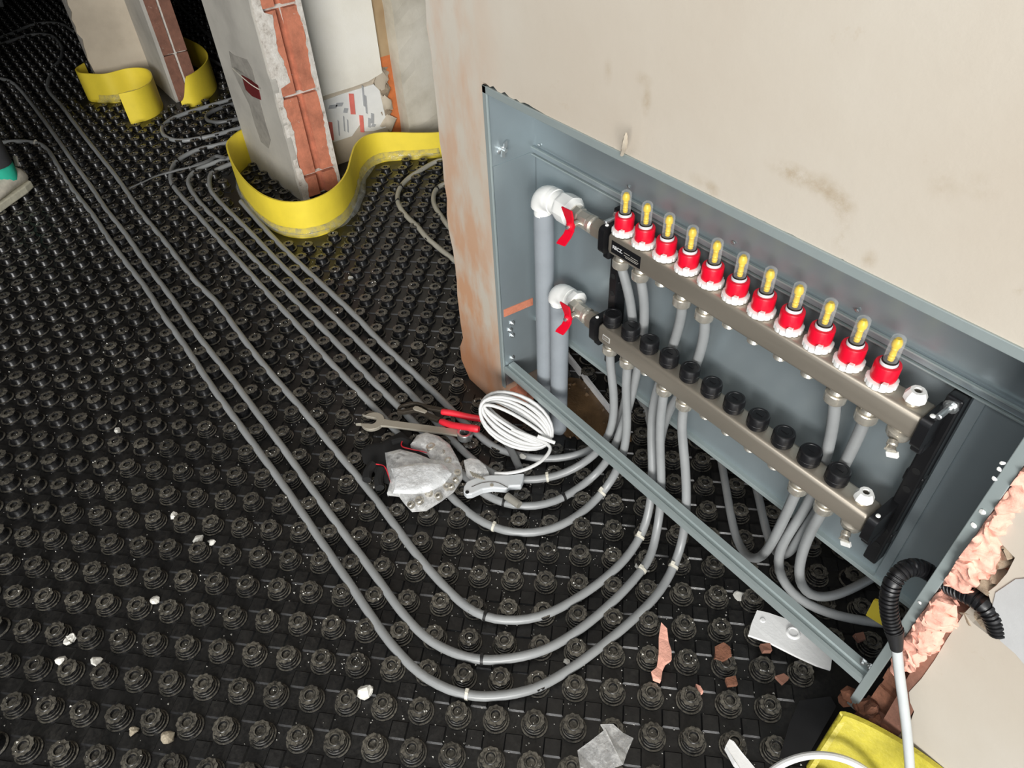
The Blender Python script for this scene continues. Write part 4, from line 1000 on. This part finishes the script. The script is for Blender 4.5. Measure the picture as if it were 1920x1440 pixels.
# black glove with red piping under the bag
gl = thing('work_glove', 'black work glove with red piping under the bag of fittings', 'glove', tuple(fl(730,860)))
g = cushion([(678,846),(690,836),(715,832),(735,820),(752,812),(770,826),(790,838),(812,850),(810,862),(780,858),(750,866),(735,880),(738,910),(712,905),(698,880),(684,868)], .011, .028, 7, .003)
obj('palm', g, M['cloth'], gl, smooth=1)
for q in ([(700,870,.039),(690,885,.038),(688,900,.037)], [(715,880,.039),(710,900,.038),(712,915,.037)], [(735,830,.038),(755,826,.038),(770,832,.038)]):
    obj('finger', MB().tube(smoothpath([fl(a,c,z) for a,c,z in q], 4), .011, 10), M['cloth'], gl)
obj('piping', MB().tube(smoothpath([fl(756,822,.044), fl(753,836,.044), fl(770,842,.043), fl(790,846,.042), fl(806,850,.042)], 5), .0016, 6), M['red_grip'], gl)
obj('piping', MB().tube(smoothpath([fl(705,870,.044), fl(720,874,.044), fl(728,890,.043), fl(733,905,.040)], 5), .0014, 6), M['red_grip'], gl)

# ================================================================== SCRAPS ON THE FLOOR
def scrap(name, px, z0, z1, mat, label, cat, nz=.0, bev=0, group=None, tilt=(0,0)):
    poly = [tuple(fl(*q, z0)[:2]) for q in px]
    c = (sum(a for a,_ in poly)/len(poly), sum(c_ for _,c_ in poly)/len(poly))
    b = MB().prism(poly, lambda a,c_,w_: (a,c_,w_+tilt[0]*(a-c[0])+tilt[1]*(c_-c[1])), z0, z1)
    if nz: b.noise(nz, 50, px[0][0])
    return tag(obj(name, b, M[mat], smooth=0, bevel=bev), label, cat, group)
fp = scrap('insulation_plate', [(1418,1147),(1440,1152),(1470,1162),(1520,1182),(1545,1200),(1560,1222),(1556,1258),(1530,1250),(1490,1232),(1440,1206),(1402,1193),(1408,1170)], .028, .034, 'styro', 'flat white polystyrene offcut with moulded dimple by the bottom rail', 'offcut', .0008)
obj('dimple', MB().lathe([(.014,0),(.011,.004),(.009,.004),(.008,.0025)], fl(1487,1187,.034), (0,0,1), 16), M['styro'], fp)
obj('dimple', MB().lathe([(.006,0),(.004,.002)], fl(1430,1163,.034), (0,0,1), 12), M['styro'], fp)
scrap('pink_foam_flake', [(1238,1172),(1250,1182),(1252,1205),(1257,1225),(1256,1242),(1246,1248),(1240,1262),(1236,1280),(1224,1276),(1222,1266),(1232,1256),(1234,1230),(1236,1200)], .026, .036, 'foam_pink', 'long ragged pink foam flake lying between studs', 'foam flake', .004)
scrap('pink_foam_flake', [(1303,1288),(1312,1292),(1317,1302),(1308,1306)], .004, .018, 'foam_pink', 'tiny pink foam flake beside a stud near brick chips', 'foam flake', .002)
for px, lb in [([(1340,1218),(1356,1210),(1368,1216),(1372,1235),(1352,1244),(1338,1236)],'brown gritty brick crumb resting on a stud'), ([(1452,1272),(1468,1268),(1477,1276),(1466,1286)],'orange brick chip between studs near the white offcut'), ([(1424,1212),(1440,1210),(1444,1224),(1430,1226)],'small reddish brick chip under the white offcut'), ([(1600,1192),(1616,1190),(1620,1201),(1606,1207)],'orange brick chip in shade behind the bottom rail'),([(1360,1276),(1378,1272),(1380,1286),(1364,1288)],'flat rusty brick chip beside brown crumb')]:
    scrap('brick_chip', px, .020, .030, 'rubble' if 'brown' in lb else 'brick_dull', lb, 'brick chip', .004)
scrap('plastic_wrap', [(1086,1408),(1110,1392),(1132,1376),(1128,1360),(1150,1358),(1160,1376),(1186,1382),(1176,1410),(1164,1440),(1120,1450),(1088,1440)], .030, .031, 'bag', 'crumpled piece of clear plastic wrap on the studs', 'plastic wrap', .012)
scrap('white_foam_stick', [(1364,1392),(1372,1395),(1392,1420),(1412,1446),(1396,1462),(1374,1436),(1358,1406)], .030, .046, 'styro', 'white foam stick beside the white cable', 'offcut', .003)
crumbs = [((686,1298),14,'large white polystyrene crumb beside a stud below the outer loop'),((135,1196),9,'larger white crumb of a touching pair beside a dusty stud'),((127,1204),8,'smaller white crumb of a touching pair beside a dusty stud'),((116,1240),9,'white crumb beside dusty studs'),((182,1242),10,'white crumb beside dusty studs'),((290,1126),8,'white crumb beside dusty studs'),
          ((327,968),7,'white crumb beside dusty studs'),((276,675),5,'white crumb beside dusty studs'),((220,808),6,'white crumb beside dusty studs'),((372,1012),9,'white crumb beside dusty studs'),((398,1016),7,'white crumb beside dusty studs'),((858,690),12,'torn white paper bit beside the wall foot'),((1204,1060),14,'torn white scrap under the middle loops'),((1272,1056),12,'torn white scrap beside tied outer loop'),
          ((1386,1115),11,'folded white scrap behind the bottom rail'),((1206,996),12,'white scrap where loops rise'),((980,866),7,'curl of white shaving on the grey loop'),((658,522),5,'white crumb beside dusty studs'),((1063,1240),6,'small white pebble beside the outer loop'),((250,1370),9,'tan pebble beside studs'),((315,1384),11,'olive brown pebble beside studs'),((1070,640),6,'white crumb on the screed')]
for k, ((a, c), sz, lb) in enumerate(crumbs):
    q = fl(a, c, .008); depth = (RM@(np.array(q)-CAM))[2]; r = sz*depth/FPX
    onst = r*.8+.002
    b = MB().lathe([(.3*r,-.7*r),(.9*r,-.4*r),(r,.1*r),(.6*r,.6*r),(.1*r,.75*r)], (q.x, q.y, onst), (0,0,1), 8).noise(r*.55, .9/r, k)
    if 'scrap' in lb or 'paper' in lb:
        for v_ in b.v: v_.z = .0045+(v_.z-onst)*.30
    if 'shaving' in lb:
        for v_ in b.v: v_.z = .0305+(v_.z-onst)*.35
    tag(obj('crumb', b, M['crumb' if 'pebble' not in lb or 'white' in lb else 'grit'], smooth=0), lb, 'crumb', 'white crumbs on the stud mat' if lb == 'white crumb beside dusty studs' else None)
# fine grit nobody could count
V = []; F = []; gr = np.random.RandomState(4)
for n in range(7800):
    if n < 4400: x = gr.uniform(-2.4, .9); y = gr.uniform(-1.3, .0)
    elif n < 6200: x = gr.normal(.1,.45); y = gr.uniform(-.75,-.05)
    else: x = gr.uniform(-3.5,-.5); y = gr.uniform(-1.2, .1)
    if floor_blocked(x, y) or not inview(x, y, 0, 40): continue
    i_, j_ = np.linalg.solve(np.array([E1, E2]).T, np.array([x, y])-LO)
    a_, b_ = (i_+j_)/2, (i_-j_)/2
    dd = np.linalg.norm((E1*((round(a_)+round(b_))-i_)+E2*((round(a_)-round(b_))-j_)))
    z = .0248 if dd < .017 else (.0285 if False else .0012)
    if .017 <= dd < .028: continue
    r = gr.choice([.0010,.0014,.0020,.0028], p=[.40,.32,.20,.08])
    k = len(V); a = gr.uniform(0, 6.28)
    for t_ in range(3): V.append((x+r*math.cos(a+2.1*t_), y+r*math.sin(a+2.1*t_)*gr.uniform(.6,1), z))
    V.append((x, y, z+r*1.2)); F += [(k,k+1,k+3),(k+1,k+2,k+3),(k+2,k,k+3),(k,k+2,k+1)]
me = bpy.data.meshes.new('grit'); me.from_pydata(V, [], F); me.materials.append(M['crumb'])
o = bpy.data.objects.new('grit', me); COL.objects.link(o); o.parent = floor; o['kind'] = 'stuff'; o['label'] = 'fine pale grit sprinkled over the black stud mat'

# pink expanding foam around the cabinet edge
def foam(label, pts, rad, seed):
    P = smoothpath([wl(a, c, -.068) for a, c in pts], 14); n = len(P)
    R_ = []
    for i in range(n):
        t_ = i/(n-1)*(len(rad)-1); k = min(int(t_), len(rad)-2); R_.append(rad[k]+(rad[k+1]-rad[k])*(t_-k))
    b = MB().tube(P, R_, 32)
    for q in b.v:
        d = noise.noise_vector(q*45+Vector((seed,0,0)))*.010 + noise.noise_vector(q*110+Vector((seed,5,0)))*.008; q += d; q.y = -.045 + (q.y+.045)*.75; q.x = max(q.x, .6965)
    return tag(obj('expanding_foam', b, M['foam_pink'], smooth=1.2), label, 'foam')
foam('upper pink expanding foam seam squeezed out beside the cabinet frame', [(1945,850),(1922,886),(1896,930),(1870,968),(1846,1000),(1830,1032),(1812,1058),(1792,1082),(1780,1098)], [.008,.010,.011,.012,.018,.024,.026,.022,.014], 1)
foam('lower pink expanding foam seam below the black conduit', [(1775,1128),(1758,1150),(1742,1178),(1722,1206),(1702,1232),(1682,1252),(1668,1262)], [.016,.022,.022,.022,.018,.012,.006], 9)
tag(obj('plaster_sliver', MB().tube(smoothpath([wl(1166,290,-.07), wl(1171,272,-.085), wl(1174,250,-.095)], 5), [.003]*4+[.0042]*4+[.003]*2+[.0012], 6), M['pier_cream']), 'thin cream plaster sliver sticking out above the cabinet', 'sliver')

# ================================================================== FAR ROOM CLUTTER AND PERSON
tub = thing('plastic_tub', 'dark plastic tub with a pale handle in the unlit far room', 'tub', (-5.55, -.62, 0))
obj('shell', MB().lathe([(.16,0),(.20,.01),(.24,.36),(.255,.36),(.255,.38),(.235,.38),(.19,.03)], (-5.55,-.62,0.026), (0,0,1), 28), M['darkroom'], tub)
obj('handle', MB().tube([(-5.32,-.45,.40),(-5.29,-.42,.20),(-5.31,-.44,.06)], .018, 8), M['pipe'], tub)

def skin_body(name, verts, edges, radii, mat, parent):
    me = bpy.data.meshes.new(name); me.from_pydata(verts, edges, []); o = bpy.data.objects.new(name, me); COL.objects.link(o)
    md = o.modifiers.new('skin', 'SKIN'); md.use_smooth_shade = True
    for i, r in enumerate(radii): me.skin_vertices[0].data[i].radius = (r, r) if not isinstance(r, tuple) else r
    me.skin_vertices[0].data[0].use_root = True
    s_ = o.modifiers.new('sub', 'SUBSURF'); s_.levels = 2; s_.render_levels = 2
    me.materials.append(mat)
    if parent: o.parent = parent
    return o
heel = fl(58, 350, .02); fdir = (fl(0, 388, .02)-heel); fdir.z = 0; fdir.normalize(); fs_ = Vector((-fdir.y, fdir.x, 0))
foot0 = heel + fdir*.13 + Vector((0,0,0)); foot0.z = .026
H = foot0 + fdir*-.045
per = thing('person', 'standing person in dark trousers, teal socks and beige trainers, cut off by frame', 'person', (H.x, H.y, 0.026))
O = Vector((H.x, H.y, .026))
off = fs_*-.20                       # second foot, outside the frame
hip = off*.5
Bd = [hip+Vector((0,0,.95)), hip+Vector((0,0,1.12)), hip+Vector((0,0,1.32)), hip+Vector((0,0,1.44)), hip+Vector((0,0,1.52)), hip+Vector((0,0,1.60))+fdir*.02, hip+Vector((0,0,1.74))+fdir*.02]
legs = [hip-off*.3+Vector((0,0,.90)), -off*-.05+fdir*.03+Vector((0,0,.50)), Vector((0,0,.13)), hip+off*.3+Vector((0,0,.90)), off*.95+fdir*.03+Vector((0,0,.50)), off+Vector((0,0,.13))]
arms = [hip-off*.85+Vector((0,0,1.38)), hip-off*1.1+Vector((0,0,1.10))-fdir*.02, hip-off*1.05+fdir*.14+Vector((0,0,.90)), hip+off*.85+Vector((0,0,1.38)), hip+off*1.1+Vector((0,0,1.10))-fdir*.02, hip+off*1.05+fdir*.14+Vector((0,0,.90))]
verts = [tuple(q) for q in Bd+legs+arms]
edges = [(0,1),(1,2),(2,3),(3,4),(4,5),(5,6),(0,7),(7,8),(8,9),(0,10),(10,11),(11,12),(3,13),(13,14),(14,15),(3,16),(16,17),(17,18)]
radii = [.13,.135,.15,.10,.055,.085,.075,.095,.068,.050,.095,.068,.050,.065,.048,.034,.065,.048,.034]
skin_body('body', verts, edges, radii, M['trouser'], per)
WORG[per.name] = O
def local(mb, org): 
    for q in mb.v: q += org
    return mb
obj('face', local(MB().lathe([(.02,-.11),(.06,-.09),(.078,-.02),(.078,.05),(.05,.10),(.01,.118)], hip+Vector((0,0,1.66))+fdir*.03, (0,0,1), 16), O), M['skin'], per)
obj('nose', local(MB().obox(hip+Vector((0,0,1.65))+fdir*.115, fdir*.018, fs_*.012, (0,0,.022)), O), M['skin'], per, smooth=0, bevel=.006)
for s_ in (-1, 1):
    obj('eye', local(MB().lathe([(.002,-.006),(.009,0),(.002,.006)], hip+Vector((0,0,1.67))+fdir*.104+fs_*.03*s_, fdir, 10), O), M['hole'], per)
    obj('ear', local(MB().obox(hip+Vector((0,0,1.65))+fdir*.02+fs_*.082*s_, fdir*.016, fs_*.006, (0,0,.028)), O), M['skin'], per, smooth=0, bevel=.004)
obj('mouth', local(MB().obox(hip+Vector((0,0,1.605))+fdir*.098, fdir*.004, fs_*.022, (0,0,.004)), O), M['red_grip'], per, smooth=0)
obj('hair', local(MB().lathe([(.086,0),(.090,.05),(.075,.10),(.03,.128),(.005,.132)], hip+Vector((0,0,1.665))+fdir*.012, (-.0,0,1), 16), O), M['hair'], per)
for base in (Vector((0,0,0)), off):
    sh = MB()
    secs = [(-.075,.028,.075,.034),(-.06,.036,.090,.04),(-.03,.040,.100,.045),(.01,.041,.095,.05),(.06,.044,.070,.05),(.12,.048,.056,.05),(.17,.044,.046,.05),(.195,.030,.036,.05)]
    vs = []; ns = 14
    for (a, wd, h, _) in secs:
        for k in range(ns):
            an = 2*math.pi*k/ns; yy = wd*math.cos(an); zz = .028+(h-.028)*.5+(h-.02)*.5*math.sin(an)
            vs.append(base+fdir*a+fs_*yy+Vector((0,0,max(.022, zz))))
    fs = []
    for i in range(len(secs)-1):
        for k in range(ns): l = (k+1) % ns; fs.append((i*ns+k, i*ns+l, (i+1)*ns+l, (i+1)*ns+k))
    fs += [tuple(range(ns)), tuple((len(secs)-1)*ns+k for k in range(ns))]
    sh.add(vs, fs)
    so = obj('shoe', local(sh, O), M['shoe'], per, smooth=1.0, label='beige trainer')
    outl = [(-.082,0),(-.075,.030),(-.03,.041),(.05,.045),(.12,.050),(.18,.040),(.205,0),(.18,-.040),(.12,-.050),(.05,-.045),(-.03,-.041),(-.075,-.030)]
    obj('sole', local(MB().prism(outl, lambda a,c,w_: base+fdir*a+fs_*c+Vector((0,0,w_)), .0, .028), O), M['sole'], so, smooth=0, bevel=.004)
    obj('pull_tab', local(MB().obox(base+fdir*-.082+Vector((0,0,.105)), fdir*.003, fs_*.008, fdir*-.006+Vector((0,0,.018))), O), M['shoe'], so, smooth=0)
    obj('sock', local(MB().lathe([(.040,.06),(.043,.085),(.045,.115),(.044,.145)], base+fdir*-.01, (0,0,1), 16), O), M['teal'], per, label='teal sock')
    obj('trouser_leg', local(MB().lathe([(.052,.128),(.054,.14),(.057,.22),(.059,.34),(.050,.44)], base+fdir*.0, (0,0,1), 18, caps=(True, False)), O), M['trouser'], per)
for s_ in (-1, 1):
    wr = hip-off*1.05*s_*1.0+fdir*.15+Vector((0,0,.88))
    hd_ = obj('hand', local(MB().obox(wr+Vector((0,0,-.045))+fdir*.02, fdir*.014, fs_*.034, (0,0,.045)), O), M['skin'], per, smooth=0, bevel=.01)
    for k in range(4):
        st = wr+Vector((0,0,-.085))+fdir*.022+fs_*(-.026+.0175*k)
        obj('finger', local(MB().tube([st, st+Vector((0,0,-.035))+fdir*.006, st+Vector((0,0,-.055-.006*(k in (1,2))))+fdir*.022], [.0085,.008,.006], 8), O), M['skin'], hd_)
    st = wr+Vector((0,0,-.03))+fdir*.02+fs_*.034*s_
    obj('thumb', local(MB().tube([st, st+fs_*.016*s_+Vector((0,0,-.025))+fdir*.01, st+fs_*.016*s_+Vector((0,0,-.052))+fdir*.02], [.010,.009,.007], 8), O), M['skin'], hd_)
per.name = 'person'
